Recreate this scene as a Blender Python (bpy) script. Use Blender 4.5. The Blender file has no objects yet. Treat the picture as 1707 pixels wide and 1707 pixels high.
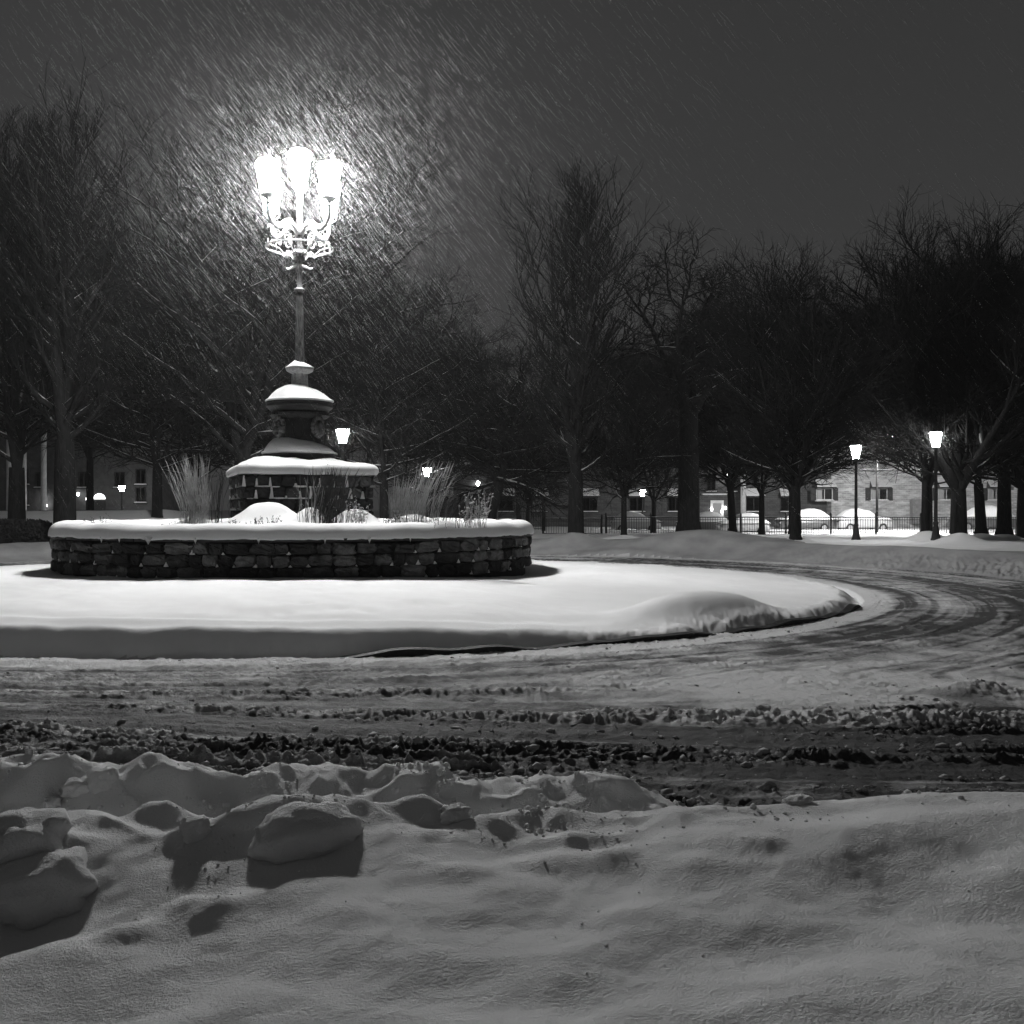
import bpy, math, random
import numpy as np
from mathutils import Vector, Matrix

# ------------------------------------------------------------------ camera, sky, exposure
S = bpy.context.scene
C = S.collection
W_PX = 1707.0
F_PX = 1700.0
CAM_H = 1.6
cam_d = bpy.data.cameras.new('camera')
cam_d.sensor_width = 36.0
cam_d.lens = 36.0 * F_PX / W_PX
cam_d.clip_start = 0.05
cam_d.clip_end = 2000
cam = bpy.data.objects.new('camera', cam_d)
C.objects.link(cam)
cam.location = (0, 0, CAM_H)
cam.rotation_euler = (math.radians(90), 0, 0)
cam_d.shift_y = -3.5 / W_PX
S.camera = cam

world = bpy.data.worlds.new('World')
S.world = world
world.use_nodes = True
bg = world.node_tree.nodes['Background']
bg.inputs[0].default_value = (1, 1, 1, 1)
bg.inputs[1].default_value = 0.039          # overcast night sky glowing over a town
_nt = world.node_tree                         # the town's glow is strongest low in the sky
_tc = _nt.nodes.new('ShaderNodeTexCoord'); _sx = _nt.nodes.new('ShaderNodeSeparateXYZ'); _mr = _nt.nodes.new('ShaderNodeMapRange')
_nt.links.new(_tc.outputs['Generated'], _sx.inputs[0]); _nt.links.new(_sx.outputs[2], _mr.inputs['Value'])
_mr.inputs['From Min'].default_value = 0.10; _mr.inputs['From Max'].default_value = 0.50
_mr.inputs['To Min'].default_value = 0.044; _mr.inputs['To Max'].default_value = 0.030
_nt.links.new(_mr.outputs[0], bg.inputs[1])
S.view_settings.view_transform = 'Standard'
S.view_settings.look = 'None'
S.view_settings.exposure = 0.0
S.view_settings.gamma = 1.0
S.cycles.max_bounces = 4
S.cycles.diffuse_bounces = 2
S.cycles.glossy_bounces = 2
S.cycles.transparent_max_bounces = 8
S.cycles.volume_bounces = 0
S.cycles.sample_clamp_indirect = 4
S.cycles.use_adaptive_sampling = True
S.cycles.adaptive_threshold = 0.01
S.cycles.use_denoising = True

LAMP_L = 660.0       # radiance of the plaza lantern panes
PARK_L = 160.0        # radiance of the park lantern panes
HAZE_D = 0.00045
rng = random.Random(7)

def px(u, v, d):
    """a point seen at pixel (u, v) of the photograph and standing d metres ahead"""
    return Vector(((u - 853.5) / F_PX * d, d, CAM_H - (v - 850.0) / F_PX * d))

# ------------------------------------------------------------------ materials
def new_mat(name, col=0.5, rough=0.8, metal=0.0):
    m = bpy.data.materials.new(name)
    m.use_nodes = True
    b = m.node_tree.nodes['Principled BSDF']
    b.inputs['Base Color'].default_value = (col, col, col, 1)
    b.inputs['Roughness'].default_value = rough
    b.inputs['Metallic'].default_value = metal
    return m, m.node_tree, b

def node(nt, t, **kw):
    n = nt.nodes.new(t)
    for k, v in kw.items():
        setattr(n, k, v)
    return n

def ramp(nt, src, lo, hi, a=0.3, b=0.7):
    r = node(nt, 'ShaderNodeMapRange')
    r.inputs['From Min'].default_value = a
    r.inputs['From Max'].default_value = b
    r.inputs['To Min'].default_value = lo
    r.inputs['To Max'].default_value = hi
    nt.links.new(src, r.inputs['Value'])
    return r.outputs[0]

def noise(nt, scale, detail=4.0, coord='Object', rough=0.55, stretch=None):
    tc = node(nt, 'ShaderNodeTexCoord')
    n = node(nt, 'ShaderNodeTexNoise')
    n.inputs['Scale'].default_value = scale
    n.inputs['Detail'].default_value = detail
    n.inputs['Roughness'].default_value = rough
    if stretch:
        mp = node(nt, 'ShaderNodeMapping')
        mp.inputs['Scale'].default_value = stretch
        nt.links.new(tc.outputs[coord], mp.inputs[0])
        nt.links.new(mp.outputs[0], n.inputs['Vector'])
    else:
        nt.links.new(tc.outputs[coord], n.inputs['Vector'])
    return n.outputs['Fac']

def bump(nt, b, src, strength, dist, prev=None):
    n = node(nt, 'ShaderNodeBump')
    n.inputs['Strength'].default_value = strength
    n.inputs['Distance'].default_value = dist
    nt.links.new(src, n.inputs['Height'])
    if prev is not None:
        nt.links.new(prev, n.inputs['Normal'])
    nt.links.new(n.outputs[0], b.inputs['Normal'])
    return n.outputs[0]

def noisy(name, lo, hi, scale, rough=0.85, bscale=None, bdist=0.01, bstr=0.6, stretch=None, metal=0.0):
    m, nt, b = new_mat(name, (lo + hi) / 2, rough, metal)
    if hi < 0.2: b.inputs['Specular IOR Level'].default_value = 0.2
    f = noise(nt, scale, 5, stretch=stretch)
    nt.links.new(ramp(nt, f, lo, hi), b.inputs['Base Color'])
    if bscale:
        bump(nt, b, noise(nt, bscale, 5, stretch=stretch), bstr, bdist)
    return m

M = {}
def snow_mat(name, lo, hi, grain=0.005, gscale=110):
    m, nt, b = new_mat(name, hi, 0.75)
    f = noise(nt, 1.3, 4)
    nt.links.new(ramp(nt, f, lo, hi), b.inputs['Base Color'])
    p = bump(nt, b, noise(nt, 22, 3), 0.2, 0.004)
    bump(nt, b, noise(nt, gscale, 3, rough=0.7), 0.8, grain, p)
    b.inputs['Specular IOR Level'].default_value = 0.25
    return m
M['snow'] = snow_mat('fresh_snow', 0.80, 0.86)
M['bank'] = snow_mat('bank_snow', 0.78, 0.86, 0.009, 120)
M['greysnow'] = snow_mat('grey_snow', 0.28, 0.42, 0.01, 40)
M['lumpsnow'] = snow_mat('slush', 0.20, 0.42, 0.012, 70)
M['stone'] = None
def stone_mat():
    m, nt, b = new_mat('field_stone', 0.12, 0.85)
    b.inputs['Specular IOR Level'].default_value = 0.2
    at = node(nt, 'ShaderNodeAttribute'); at.attribute_name = 'tone'
    f = ramp(nt, noise(nt, 7, 6, rough=0.65), 0.45, 1.5)
    mul = node(nt, 'ShaderNodeMath', operation='MULTIPLY')
    nt.links.new(f, mul.inputs[0]); nt.links.new(at.outputs['Fac'], mul.inputs[1])
    # fine frost caught in the grain of the stone
    fr = ramp(nt, noise(nt, 38, 4, rough=0.75), 0.0, 0.10, 0.62, 0.76)
    ad = node(nt, 'ShaderNodeMath', operation='ADD')
    nt.links.new(mul.outputs[0], ad.inputs[0]); nt.links.new(fr, ad.inputs[1])
    nt.links.new(ad.outputs[0], b.inputs['Base Color'])
    bump(nt, b, noise(nt, 22, 6, rough=0.65), 0.9, 0.02)
    return m
M['stone'] = stone_mat()
M['mortar'] = noisy('mortar', 0.008, 0.02, 12, 0.95, 40, 0.01)
M['capstone'] = noisy('dark_coping_stone', 0.010, 0.03, 9, 0.7, 30, 0.006)
M['iron'] = noisy('black_iron', 0.012, 0.035, 14, 0.45, 35, 0.003, metal=0.0)
M['castiron'] = noisy('weathered_cast_iron', 0.008, 0.028, 8, 0.55, 30, 0.006)
M['paleiron'] = noisy('frosted_iron', 0.25, 0.6, 18, 0.5, 40, 0.004)
M['frostiron'] = noisy('frost_dusted_iron', 0.012, 0.13, 11, 0.6, 40, 0.004)
M['galv'] = noisy('grey_metal', 0.22, 0.34, 5, 0.5)
M['hedge'] = noisy('evergreen_leaf', 0.008, 0.03, 6, 0.8)
M['dryplant'] = noisy('dry_grass_stem', 0.15, 0.40, 5, 0.85)
M['darkplant'] = noisy('dead_stem', 0.02, 0.06, 5, 0.9)
M['shutter'] = noisy('shutter_paint', 0.03, 0.05, 6, 0.6)
M['trim'] = noisy('white_trim_paint', 0.55, 0.7, 4, 0.6)
M['stucco'] = noisy('pale_stucco', 0.07, 0.12, 2.5, 0.9, 20, 0.01)
M['wallgrey'] = noisy('grey_render', 0.10, 0.16, 1.2, 0.9, 8, 0.02)
M['carpaint'] = new_mat('car_paint', 0.10, 0.3)[0]
M['carpale'] = new_mat('pale_car_paint', 0.5, 0.3)[0]
M['rubber'] = new_mat('rubber', 0.02, 0.8)[0]
M['glass'] = new_mat('dark_window_glass', 0.02, 0.08)[0]
M['curtain'] = noisy('drawn_curtain', 0.35, 0.5, 3, 0.9, stretch=(12, 12, 0.6))

def emit(name, s):
    m = bpy.data.materials.new(name); m.use_nodes = True
    nt = m.node_tree; nt.nodes.clear()
    e = node(nt, 'ShaderNodeEmission'); e.inputs[1].default_value = s
    o = node(nt, 'ShaderNodeOutputMaterial'); nt.links.new(e.outputs[0], o.inputs[0])
    return m
M['lamp'] = emit('lit_plaza_lantern_glass', LAMP_L)
M['parklamp'] = emit('lit_park_lantern_glass', PARK_L)
M['street'] = emit('lit_street_lamp_lens', 9500.0)
M['flood'] = emit('lit_flood_lamp_lens', 22.0)
M['sconce'] = emit('lit_sconce_glass', 12.0)
M['window_lit'] = emit('lit_window', 0.28)
M['window_dim'] = emit('dimly_lit_window', 0.06)

def bark_mat(name, snowy):
    m, nt, b = new_mat(name, 0.04, 0.9)
    b.inputs['Specular IOR Level'].default_value = 0.1
    f = ramp(nt, noise(nt, 6, 6, stretch=(3, 3, 0.5)), 0.005, 0.022)
    if snowy:
        g = node(nt, 'ShaderNodeNewGeometry')
        sep = node(nt, 'ShaderNodeSeparateXYZ')
        nt.links.new(g.outputs['Normal'], sep.inputs[0])
        ad = node(nt, 'ShaderNodeMath', operation='MULTIPLY_ADD')
        nt.links.new(noise(nt, 3.0, 4), ad.inputs[0]); ad.inputs[1].default_value = 0.95
        nt.links.new(sep.outputs[2], ad.inputs[2])
        w = ramp(nt, ad.outputs[0], 0, 1, 1.02, 1.22)
        mx = node(nt, 'ShaderNodeMix'); mx.data_type = 'FLOAT'
        nt.links.new(w, mx.inputs[0]); nt.links.new(f, mx.inputs[2]); mx.inputs[3].default_value = 0.6
        nt.links.new(mx.outputs[0], b.inputs['Base Color'])
    else:
        nt.links.new(f, b.inputs['Base Color'])
    bump(nt, b, noise(nt, 14, 5, stretch=(3, 3, 0.4)), 1.0, 0.03)
    return m
M['bark'] = bark_mat('bark_with_lodged_snow', True)
M['twig'] = new_mat('twig_bark', 0.010, 0.9)[0]
M['twig'].node_tree.nodes['Principled BSDF'].inputs['Specular IOR Level'].default_value = 0.1

def brick_mat(name, a, bcol, mort):
    m, nt, b = new_mat(name, a, 0.9)
    tc = node(nt, 'ShaderNodeTexCoord')
    mp = node(nt, 'ShaderNodeMapping')
    mp.inputs['Rotation'].default_value = (math.radians(90), 0, 0)
    nt.links.new(tc.outputs['Object'], mp.inputs[0])
    br = node(nt, 'ShaderNodeTexBrick')
    br.inputs['Color1'].default_value = (a, a, a, 1)
    br.inputs['Color2'].default_value = (bcol, bcol, bcol, 1)
    br.inputs['Mortar'].default_value = (mort, mort, mort, 1)
    br.inputs['Scale'].default_value = 1.0
    br.inputs['Brick Width'].default_value = 0.42
    br.inputs['Row Height'].default_value = 0.16
    br.inputs['Mortar Size'].default_value = 0.02
    br.inputs['Bias'].default_value = -0.2
    nt.links.new(mp.outputs[0], br.inputs['Vector'])
    f = ramp(nt, noise(nt, 1.6, 5, stretch=(0.6, 1, 2.4)), 0.55, 1.35)
    mx = node(nt, 'ShaderNodeMixRGB', blend_type='MULTIPLY')
    mx.inputs[0].default_value = 1
    nt.links.new(br.outputs[0], mx.inputs[1]); nt.links.new(f, mx.inputs[2])
    nt.links.new(mx.outputs[0], b.inputs['Base Color'])
    return m
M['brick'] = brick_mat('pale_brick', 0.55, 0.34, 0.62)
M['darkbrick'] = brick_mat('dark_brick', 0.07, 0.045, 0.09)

def road_mat():
    m, nt, b = new_mat('slushy_asphalt', 0.2, 0.6)
    at = node(nt, 'ShaderNodeAttribute'); at.attribute_name = 'cover'
    f = noise(nt, 30, 5, rough=0.7)
    ad = node(nt, 'ShaderNodeMath', operation='MULTIPLY_ADD')
    nt.links.new(f, ad.inputs[0]); ad.inputs[1].default_value = 0.5
    nt.links.new(at.outputs['Fac'], ad.inputs[2])
    w = ramp(nt, ad.outputs[0], 0, 1, 0.35, 1.15)
    mx = node(nt, 'ShaderNodeMix'); mx.data_type = 'FLOAT'
    nt.links.new(w, mx.inputs[0]); mx.inputs[2].default_value = 0.045; mx.inputs[3].default_value = 0.62
    nt.links.new(mx.outputs[0], b.inputs['Base Color'])
    nt.links.new(ramp(nt, w, 0.72, 0.9, 0, 1), b.inputs['Roughness'])
    b.inputs['Specular IOR Level'].default_value = 0.25
    p = bump(nt, b, noise(nt, 14, 6, rough=0.7), 0.9, 0.03)
    bump(nt, b, noise(nt, 60, 4, rough=0.7), 0.9, 0.012, p)
    return m
M['road'] = road_mat()

def flake_mat():
    m = bpy.data.materials.new('snowflake'); m.use_nodes = True
    nt = m.node_tree; nt.nodes.clear()
    d = node(nt, 'ShaderNodeBsdfDiffuse'); d.inputs[0].default_value = (.35, .35, .35, 1)
    t = node(nt, 'ShaderNodeBsdfTranslucent'); t.inputs[0].default_value = (.35, .35, .35, 1)
    mx = node(nt, 'ShaderNodeMixShader'); mx.inputs[0].default_value = 0.5
    o = node(nt, 'ShaderNodeOutputMaterial')
    nt.links.new(d.outputs[0], mx.inputs[1]); nt.links.new(t.outputs[0], mx.inputs[2]); nt.links.new(mx.outputs[0], o.inputs[0])
    return m
M['flake'] = flake_mat()

# ------------------------------------------------------------------ mesh helpers
def tag(o, label=None, cat=None, group=None, kind=None):
    if label: o['label'] = label
    if cat: o['category'] = cat
    if group: o['group'] = group
    if kind: o['kind'] = kind
    return o

def empty(name, loc=(0, 0, 0), rz=0.0):
    o = bpy.data.objects.new(name, None)
    o.location = loc; o.rotation_euler = (0, 0, rz); o.empty_display_size = 0.2
    C.objects.link(o)
    return o

def np_mesh(name, v, quads=None, tris=None, mat=None, parent=None, smooth=False, attrs=None, loc=None):
    me = bpy.data.meshes.new(name)
    v = np.ascontiguousarray(v, dtype=np.float32)
    me.vertices.add(len(v)); me.vertices.foreach_set('co', v.ravel())
    nq = 0 if quads is None else len(quads); nt_ = 0 if tris is None else len(tris)
    idx = []; start = []; tot = []
    if nq:
        idx.append(np.asarray(quads, dtype=np.int32).ravel()); start.append(np.arange(nq) * 4); tot.append(np.full(nq, 4))
    if nt_:
        idx.append(np.asarray(tris, dtype=np.int32).ravel()); start.append(nq * 4 + np.arange(nt_) * 3); tot.append(np.full(nt_, 3))
    idx = np.concatenate(idx).astype(np.int32)
    me.loops.add(len(idx)); me.loops.foreach_set('vertex_index', idx)
    me.polygons.add(nq + nt_)
    me.polygons.foreach_set('loop_start', np.concatenate(start).astype(np.int32))
    me.polygons.foreach_set('loop_total', np.concatenate(tot).astype(np.int32))
    if smooth:
        me.polygons.foreach_set('use_smooth', np.ones(nq + nt_, dtype=bool))
    if attrs:
        for k, a in attrs.items():
            at = me.attributes.new(k, 'FLOAT', 'POINT'); at.data.foreach_set('value', np.asarray(a, dtype=np.float32))
    me.update(calc_edges=True)
    if mat is not None: me.materials.append(mat)
    o = bpy.data.objects.new(name, me)
    if loc is not None: o.location = loc
    C.objects.link(o)
    if parent is not None: o.parent = parent
    return o

class MB:
    def __init__(s):
        s.v = []; s.f = []; s.t = []; s.tone = 0.1; s.mi = []; s.m = 0
    def add(s, vs, fs):
        n = len(s.v)
        s.v.extend([tuple(p) for p in vs]); s.t.extend([s.tone] * len(vs))
        s.f.extend([tuple(i + n for i in f) for f in fs]); s.mi.extend([s.m] * len(fs))
    def box(s, c, d, rz=0.0, mtx=None, taper=1.0):
        x, y, z = d[0] / 2, d[1] / 2, d[2] / 2
        vs = [Vector((sx * x * (taper if sz > 0 else 1), sy * y * (taper if sz > 0 else 1), sz * z)) for sz in (-1, 1) for sy in (-1, 1) for sx in (-1, 1)]
        R = mtx if mtx is not None else Matrix.Rotation(rz, 3, 'Z')
        vs = [R @ p + Vector(c) for p in vs]
        s.add(vs, [(0, 2, 3, 1), (4, 5, 7, 6), (0, 1, 5, 4), (2, 6, 7, 3), (0, 4, 6, 2), (1, 3, 7, 5)])
    def tube(s, pts, r, n=8, cap=True):
        pts = [Vector(p) for p in pts]
        if not hasattr(r, '__len__'): r = [r] * len(pts)
        vs = []; up = None
        for i, p in enumerate(pts):
            d = (pts[min(i + 1, len(pts) - 1)] - pts[max(i - 1, 0)])
            if d.length < 1e-9: d = Vector((0, 0, 1))
            d.normalize()
            if up is None:
                up = d.orthogonal().normalized()
            up = (up - d * up.dot(d))
            if up.length < 1e-6: up = d.orthogonal()
            up.normalize(); w = d.cross(up)
            for k in range(n):
                a = 2 * math.pi * k / n
                vs.append(p + (up * math.cos(a) + w * math.sin(a)) * r[i])
        fs = []
        for i in range(len(pts) - 1):
            for k in range(n):
                k2 = (k + 1) % n
                fs.append((i * n + k, i * n + k2, (i + 1) * n + k2, (i + 1) * n + k))
        if cap:
            fs.append(tuple(range(n))[::-1]); fs.append(tuple((len(pts) - 1) * n + k for k in range(n)))
        s.add(vs, fs)
    def lathe(s, prof, n=24, c=(0, 0, 0), flute=0.0, nf=0):
        vs = []; fs = []
        for (r, z) in prof:
            for k in range(n):
                a = 2 * math.pi * k / n
                rr = r * (1 + flute * math.cos(a * nf)) if nf else r
                vs.append((c[0] + rr * math.cos(a), c[1] + rr * math.sin(a), c[2] + z))
        for i in range(len(prof) - 1):
            for k in range(n):
                k2 = (k + 1) % n
                fs.append((i * n + k, i * n + k2, (i + 1) * n + k2, (i + 1) * n + k))
        fs.append(tuple(range(n))[::-1]); fs.append(tuple((len(prof) - 1) * n + k for k in range(n)))
        s.add(vs, fs)
    def stone(s, c, d, mtx, jit=0.12, rd=None):
        """a rough stone with pillowed faces and worn corners"""
        r = rd or rng
        x, y, z = d[0] / 2, d[1] / 2, d[2] / 2
        N = 4; idx = {}; vs = []; fs = []
        def g(i, j, k):
            key = (i, j, k)
            if key in idx: return idx[key]
            p = Vector((i / N * 2 - 1, j / N * 2 - 1, k / N * 2 - 1))
            q = Vector([math.copysign(abs(t) ** 0.9, t) for t in p])
            L = max(q.length, 1e-6)
            m = 1.0 / (abs(q.x) ** 6 + abs(q.y) ** 6 + abs(q.z) ** 6) ** (1 / 6.0)
            q = q * m
            q = Vector((q.x * x, q.y * y, q.z * z)) * 1.0
            q += Vector((r.uniform(-1, 1) * x, r.uniform(-1, 1) * y, r.uniform(-1, 1) * z)) * jit * 0.5
            idx[key] = len(vs); vs.append(mtx @ q + Vector(c)); return idx[key]
        for a in range(N):
            for b in range(N):
                for e in (0, N):
                    q1 = (g(e, a, b), g(e, a + 1, b), g(e, a + 1, b + 1), g(e, a, b + 1))
                    q2 = (g(a, e, b), g(a, e, b + 1), g(a + 1, e, b + 1), g(a + 1, e, b))
                    q3 = (g(a, b, e), g(a + 1, b, e), g(a + 1, b + 1, e), g(a, b + 1, e))
                    for q in (q1, q2, q3):
                        fs.append(q if e else q[::-1])
        s.add(vs, fs)
    def merge(s, o, m):
        n = len(s.v); s.v += o.v; s.t += o.t; s.f += [tuple(i + n for i in f) for f in o.f]; s.mi += [m] * len(o.f)
    def build(s, name, mat, parent=None, smooth=False, loc=None, mat2=None):
        me = bpy.data.meshes.new(name)
        me.from_pydata(s.v, [], s.f)
        at = me.attributes.new('tone', 'FLOAT', 'POINT'); at.data.foreach_set('value', s.t)
        if smooth: me.polygons.foreach_set('use_smooth', [True] * len(me.polygons))
        me.update(); me.materials.append(mat)
        if mat2 is not None:
            me.materials.append(mat2); me.polygons.foreach_set('material_index', s.mi)
        o = bpy.data.objects.new(name, me)
        if loc is not None: o.location = loc
        C.objects.link(o)
        if parent is not None: o.parent = parent
        return o

def copy_tree(o, parent=None):
    c = o.copy(); C.objects.link(c); c.parent = parent
    for ch in o.children: copy_tree(ch, c)
    return c

# ------------------------------------------------------------------ numpy noise
def perlin(x, y, seed=0):
    xi = np.floor(x).astype(np.int64); yi = np.floor(y).astype(np.int64)
    xf = x - xi; yf = y - yi
    def grad(ix, iy, dx, dy):
        h = (ix * 374761393 + iy * 668265263 + seed * 974711) & 0xffffffff
        h = ((h ^ (h >> 13)) * 1274126177) & 0xffffffff
        h = (h ^ (h >> 16)) & 0xffff
        a = h * (2 * math.pi / 65536.0)
        return np.cos(a) * dx + np.sin(a) * dy
    u = xf * xf * xf * (xf * (xf * 6 - 15) + 10); v = yf * yf * yf * (yf * (yf * 6 - 15) + 10)
    a = grad(xi, yi, xf, yf); b = grad(xi + 1, yi, xf - 1, yf)
    c = grad(xi, yi + 1, xf, yf - 1); d = grad(xi + 1, yi + 1, xf - 1, yf - 1)
    return ((a * (1 - u) + b * u) * (1 - v) + (c * (1 - u) + d * u) * v) * 1.5

def fbm(x, y, seed=0, oct=4, gain=0.5):
    s = 0; a = 1.0; f = 1.0
    for i in range(oct):
        s = s + a * perlin(x * f, y * f, seed + i * 17); a *= gain; f *= 2.03
    return s

def sstep(a, b, x):
    t = np.clip((x - a) / (b - a), 0, 1)
    return t * t * (3 - 2 * t)

def gauss(x, y, cx, cy, sx, sy=None, rot=0.0, p=1.0):
    sy = sx if sy is None else sy
    dx = x - cx; dy = y - cy
    c, s_ = math.cos(rot), math.sin(rot)
    X = (dx * c + dy * s_) / sx; Y = (-dx * s_ + dy * c) / sy
    return np.exp(-((X * X + Y * Y) ** p))

# ------------------------------------------------------------------ the ground
IC = (-3.7, 21.3); IR = 10.4           # traffic island
PC = (-4.38, 21.3); PR = 4.72          # planter
TREE_BASES = [  # x px, base y px, distance, mound height
    (110, 872, 34, .25), (960, 899, 38, .30), (1040, 896, 40, .2), (1145, 893, 42, .2), (1221, 889, 50, .15),
    (1326, 903, 35, .22), (1543, 894, 41, .40), (1598, 903, 36, .38), (1634, 888, 43, .3), (1672, 892, 45, .25), (822, 868, 44, .1)]

def yb(x):
    return 4.95 + 0.25 * perlin(x * 0.7, x * 0 + 3.3, 5) + 0.08 * perlin(x * 3.1, x * 0 + 1.3, 6)
def park_edge(x, y):
    """> 0 inside the park beyond the road"""
    d = np.hypot(x - IC[0], y - IC[1])
    circ = d - (15.3 + 0.5 * perlin(x * 0.25, y * 0.25, 31) + 0.15 * perlin(x * 1.4, y * 1.4, 32))
    return np.minimum(circ, y - 23.2 - 0.1 * (x - 11) * 0)

def road_berms(u, v, x, y):
    """broad churned bands and thin winding berms left between the wheel tracks"""
    v = v + 2.5 * perlin(u * .6, v * .1, 7); u = u + 0.28 * perlin(v * 0.12, u * 0.25, 9)
    bands = sstep(0.02, 0.5, fbm(u * 1.25 + 9, v * 0.10, 8, 3) + 0.12)
    f1 = fbm(u * 1.5, v * 0.07, 12, 2); f2 = fbm(u * 2.6 + 4, v * 0.10, 14, 2)
    b1 = np.clip(1 - np.abs(f1) * 9, 0, 1); b2 = np.clip(1 - np.abs(f2 - .15) * 8, 0, 1)
    gate = sstep(-0.35, 0.25, perlin(v * 0.33 + 5, u * 0.4, 16))
    return bands, np.clip(b1 + 0.8 * b2, 0, 1) * (0.25 + 0.75 * gate)

def height(x, y):
    x = np.asarray(x, dtype=np.float64); y = np.asarray(y, dtype=np.float64)
    dI = np.hypot(x - IC[0], y - IC[1]); ang = np.arctan2(y - IC[1], x - IC[0])
    # --- road slush
    wn = sstep(10.2, 7.6, y)
    u = dI * (1 - wn) + (21.3 - (y + 0.10 * x - 0.012 * x * x)) * wn
    v = (ang + math.pi / 2) * 15 * (1 - wn) + x * wn
    near = 0.30 * sstep(11.5, 8.5, y) + 0.70 * sstep(9.3, 7.6, y + 0.05 * x)
    ru = fbm(u * 1.9, v * 0.16, 3, 3)
    rut = np.clip(ru, 0, 1) * 0.035
    brk_ = sstep(-0.45, 0.35, fbm(x * 1.1, y * 1.6, 33, 3))
    bands, berm = road_berms(u, v, x, y)
    cl = np.abs(perlin(x * 8, y * 8, 21)) + 0.6 * np.abs(perlin(x * 17, y * 15, 22))
    cl = np.clip(0.9 - cl * 1.1, 0, 1)
    hr = rut + 0.008 * fbm(x * 5, y * 5, 27, 2) + 0.011 * cl * sstep(-.3, .4, fbm(u * 1.3, v * .2, 28, 2)) + 0.006 * perlin(x * 14, y * 12, 30)
    hr = hr + (0.012 + 0.050 * near) * bands * (0.35 + 0.65 * brk_) * (0.25 + cl)
    hr = hr + (0.014 + 0.030 * near) * berm * (0.45 + 0.8 * cl)
    hr = hr - 0.006 * sstep(0.1, 0.5, perlin(u * 7, v * 0.09, 29))
    hr = hr + 0.10 * gauss(x, y, 3.95, 8.75, 0.45, 0.22, 0.2) + 0.045 * gauss(x, y, 5.3, 13.6, 0.10, 0.12)
    msk = bands
    cover = 0.42 + 0.5 * fbm(u * 0.8, v * 0.10, 50, 4) + 0.35 * fbm(x * 1.8, y * 2.5, 51, 3)
    cover = cover + 1.0 * sstep(0.75, 0.25, dI - IR) + 0.75 * sstep(0.3, 3.0, x) * sstep(7.3, 8.3, y) * sstep(11.0, 9.0, y)
    cover = cover - 0.26 * near - 0.30 * near * sstep(0.0, 0.4, fbm(u * 1.0, v * .10, 55, 3) + 0.15) + msk * 0.30 * (0.4 + near) + 0.25 * berm - 0.30 * sstep(0.05, 0.45, perlin(u * 2.2, v * 0.06, 57)) - 0.35 * sstep(0.1, 0.4, perlin(u * 6.0, v * 0.05, 58)) + 0.2 * sstep(.05, .4, perlin(u * 9, v * .08, 59))
    cover = cover + 0.45 * sstep(-2.2, -0.3, park_edge(x, y)) - 0.15 * sstep(3.0, 8.0, x) * sstep(9.5, 14, y)
    # --- island
    t = np.clip((IR - dI) / (IR - PR), 0, 1)
    front = sstep(2.2, -1.5, x) * sstep(19, 13, y)            # where the snow is ploughed to a wall
    edge = (0.15 + 0.13 * front)
    wob = 0.10 * perlin(ang * 14, ang * 0 + 2.2, 61) + 0.020 * perlin(ang * 30, dI * 2, 62) + 0.005 * perlin(ang * 70, dI * 4, 64)
    rise = sstep(0.0, 0.36, (IR - dI) + wob + 0.012 * fbm(x * 5, y * 7, 68, 2))
    hi = edge * rise + 0.30 * t ** 0.85 + 0.020 * fbm(x * 0.9, y * 0.9, 63, 3)
    hi = hi + 0.035 * np.exp(-((dI - 9.75) / 0.18) ** 2) * front - 0.03 * np.exp(-((dI - 9.35) / 0.2) ** 2) * front
    hi = hi + 0.33 * gauss(x, y, 2.7, 14.5, 1.35, 0.55, 0.72, 1.4) - 0.17 * gauss(x, y, 3.35, 15.35, 0.5, 0.24, 0.6) - .10 * sstep(-4, 2, x)
    lump = np.clip(0.9 - 1.1 * (np.abs(perlin(x * 5, y * 5, 66)) + .5 * np.abs(perlin(x * 12, y * 12, 67))), 0, 1)
    hi = hi + 0.03 * lump * np.exp(-((dI - 10.05) / 0.22) ** 2) * (1 - front) * sstep(-0.5, 1.2, x)
    hi = hi + 0.012 * np.exp(-((dI - 10.28) / 0.12) ** 2) * lump
    for (fu, fd) in ((438, 12.3), (470, 12.4), (560, 12.9), (610, 12.7), (655, 13.1), (700, 13.5), (745, 13.6), (640, 13.9), (500, 13.2)):
        hi = hi - 0.03 * gauss(x, y, (fu - 853.5) / F_PX * fd, fd, .13, .2, .3)
    hi = hi - 0.09 * gauss(x, y, .15, 20.9, .75, 2.2)          # wind scoop beside the planter
    # --- park
    pe = park_edge(x, y)
    bankh = 0.42 * sstep(0.2, 2.2, pe) + 0.08 * np.exp(-((pe - 2.4) / 0.9) ** 2)
    hp = bankh - 0.22 * sstep(6, 30, pe) + 0.05 * fbm(x * 0.35, y * 0.35, 71, 4)
    hp = hp + 0.42 * gauss(x, y, 7.0, 35.6, 2.3, 1.5, 0.1) + 0.22 * gauss(x, y, 4.0, 35.2, 1.6, 1.2)
    for (bu, bv, bd, bh) in TREE_BASES:
        hp = hp + bh * gauss(x, y, (bu - 853.5) / F_PX * bd, bd - 0.15, 0.75)
    hp = hp + (0.12 * lump + 0.03) * sstep(0.0, 0.3, pe) * sstep(2.0, 0.8, pe) * sstep(7, 12, x)
    hp = hp * sstep(-0.15, 0.25, pe)
    hp = hp + 1.2 * sstep(36, 46, y) * sstep(-9, -16, x)
    # --- near snow bank
    Y = y; X = x
    far_r = 0.45 - 0.13 * sstep(0.2, 1.0, X) - .02 * X
    zr = far_r * np.exp(-(np.abs((Y - 4.2 + 0.05 * X) / 0.48)) ** 3.0)
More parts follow.
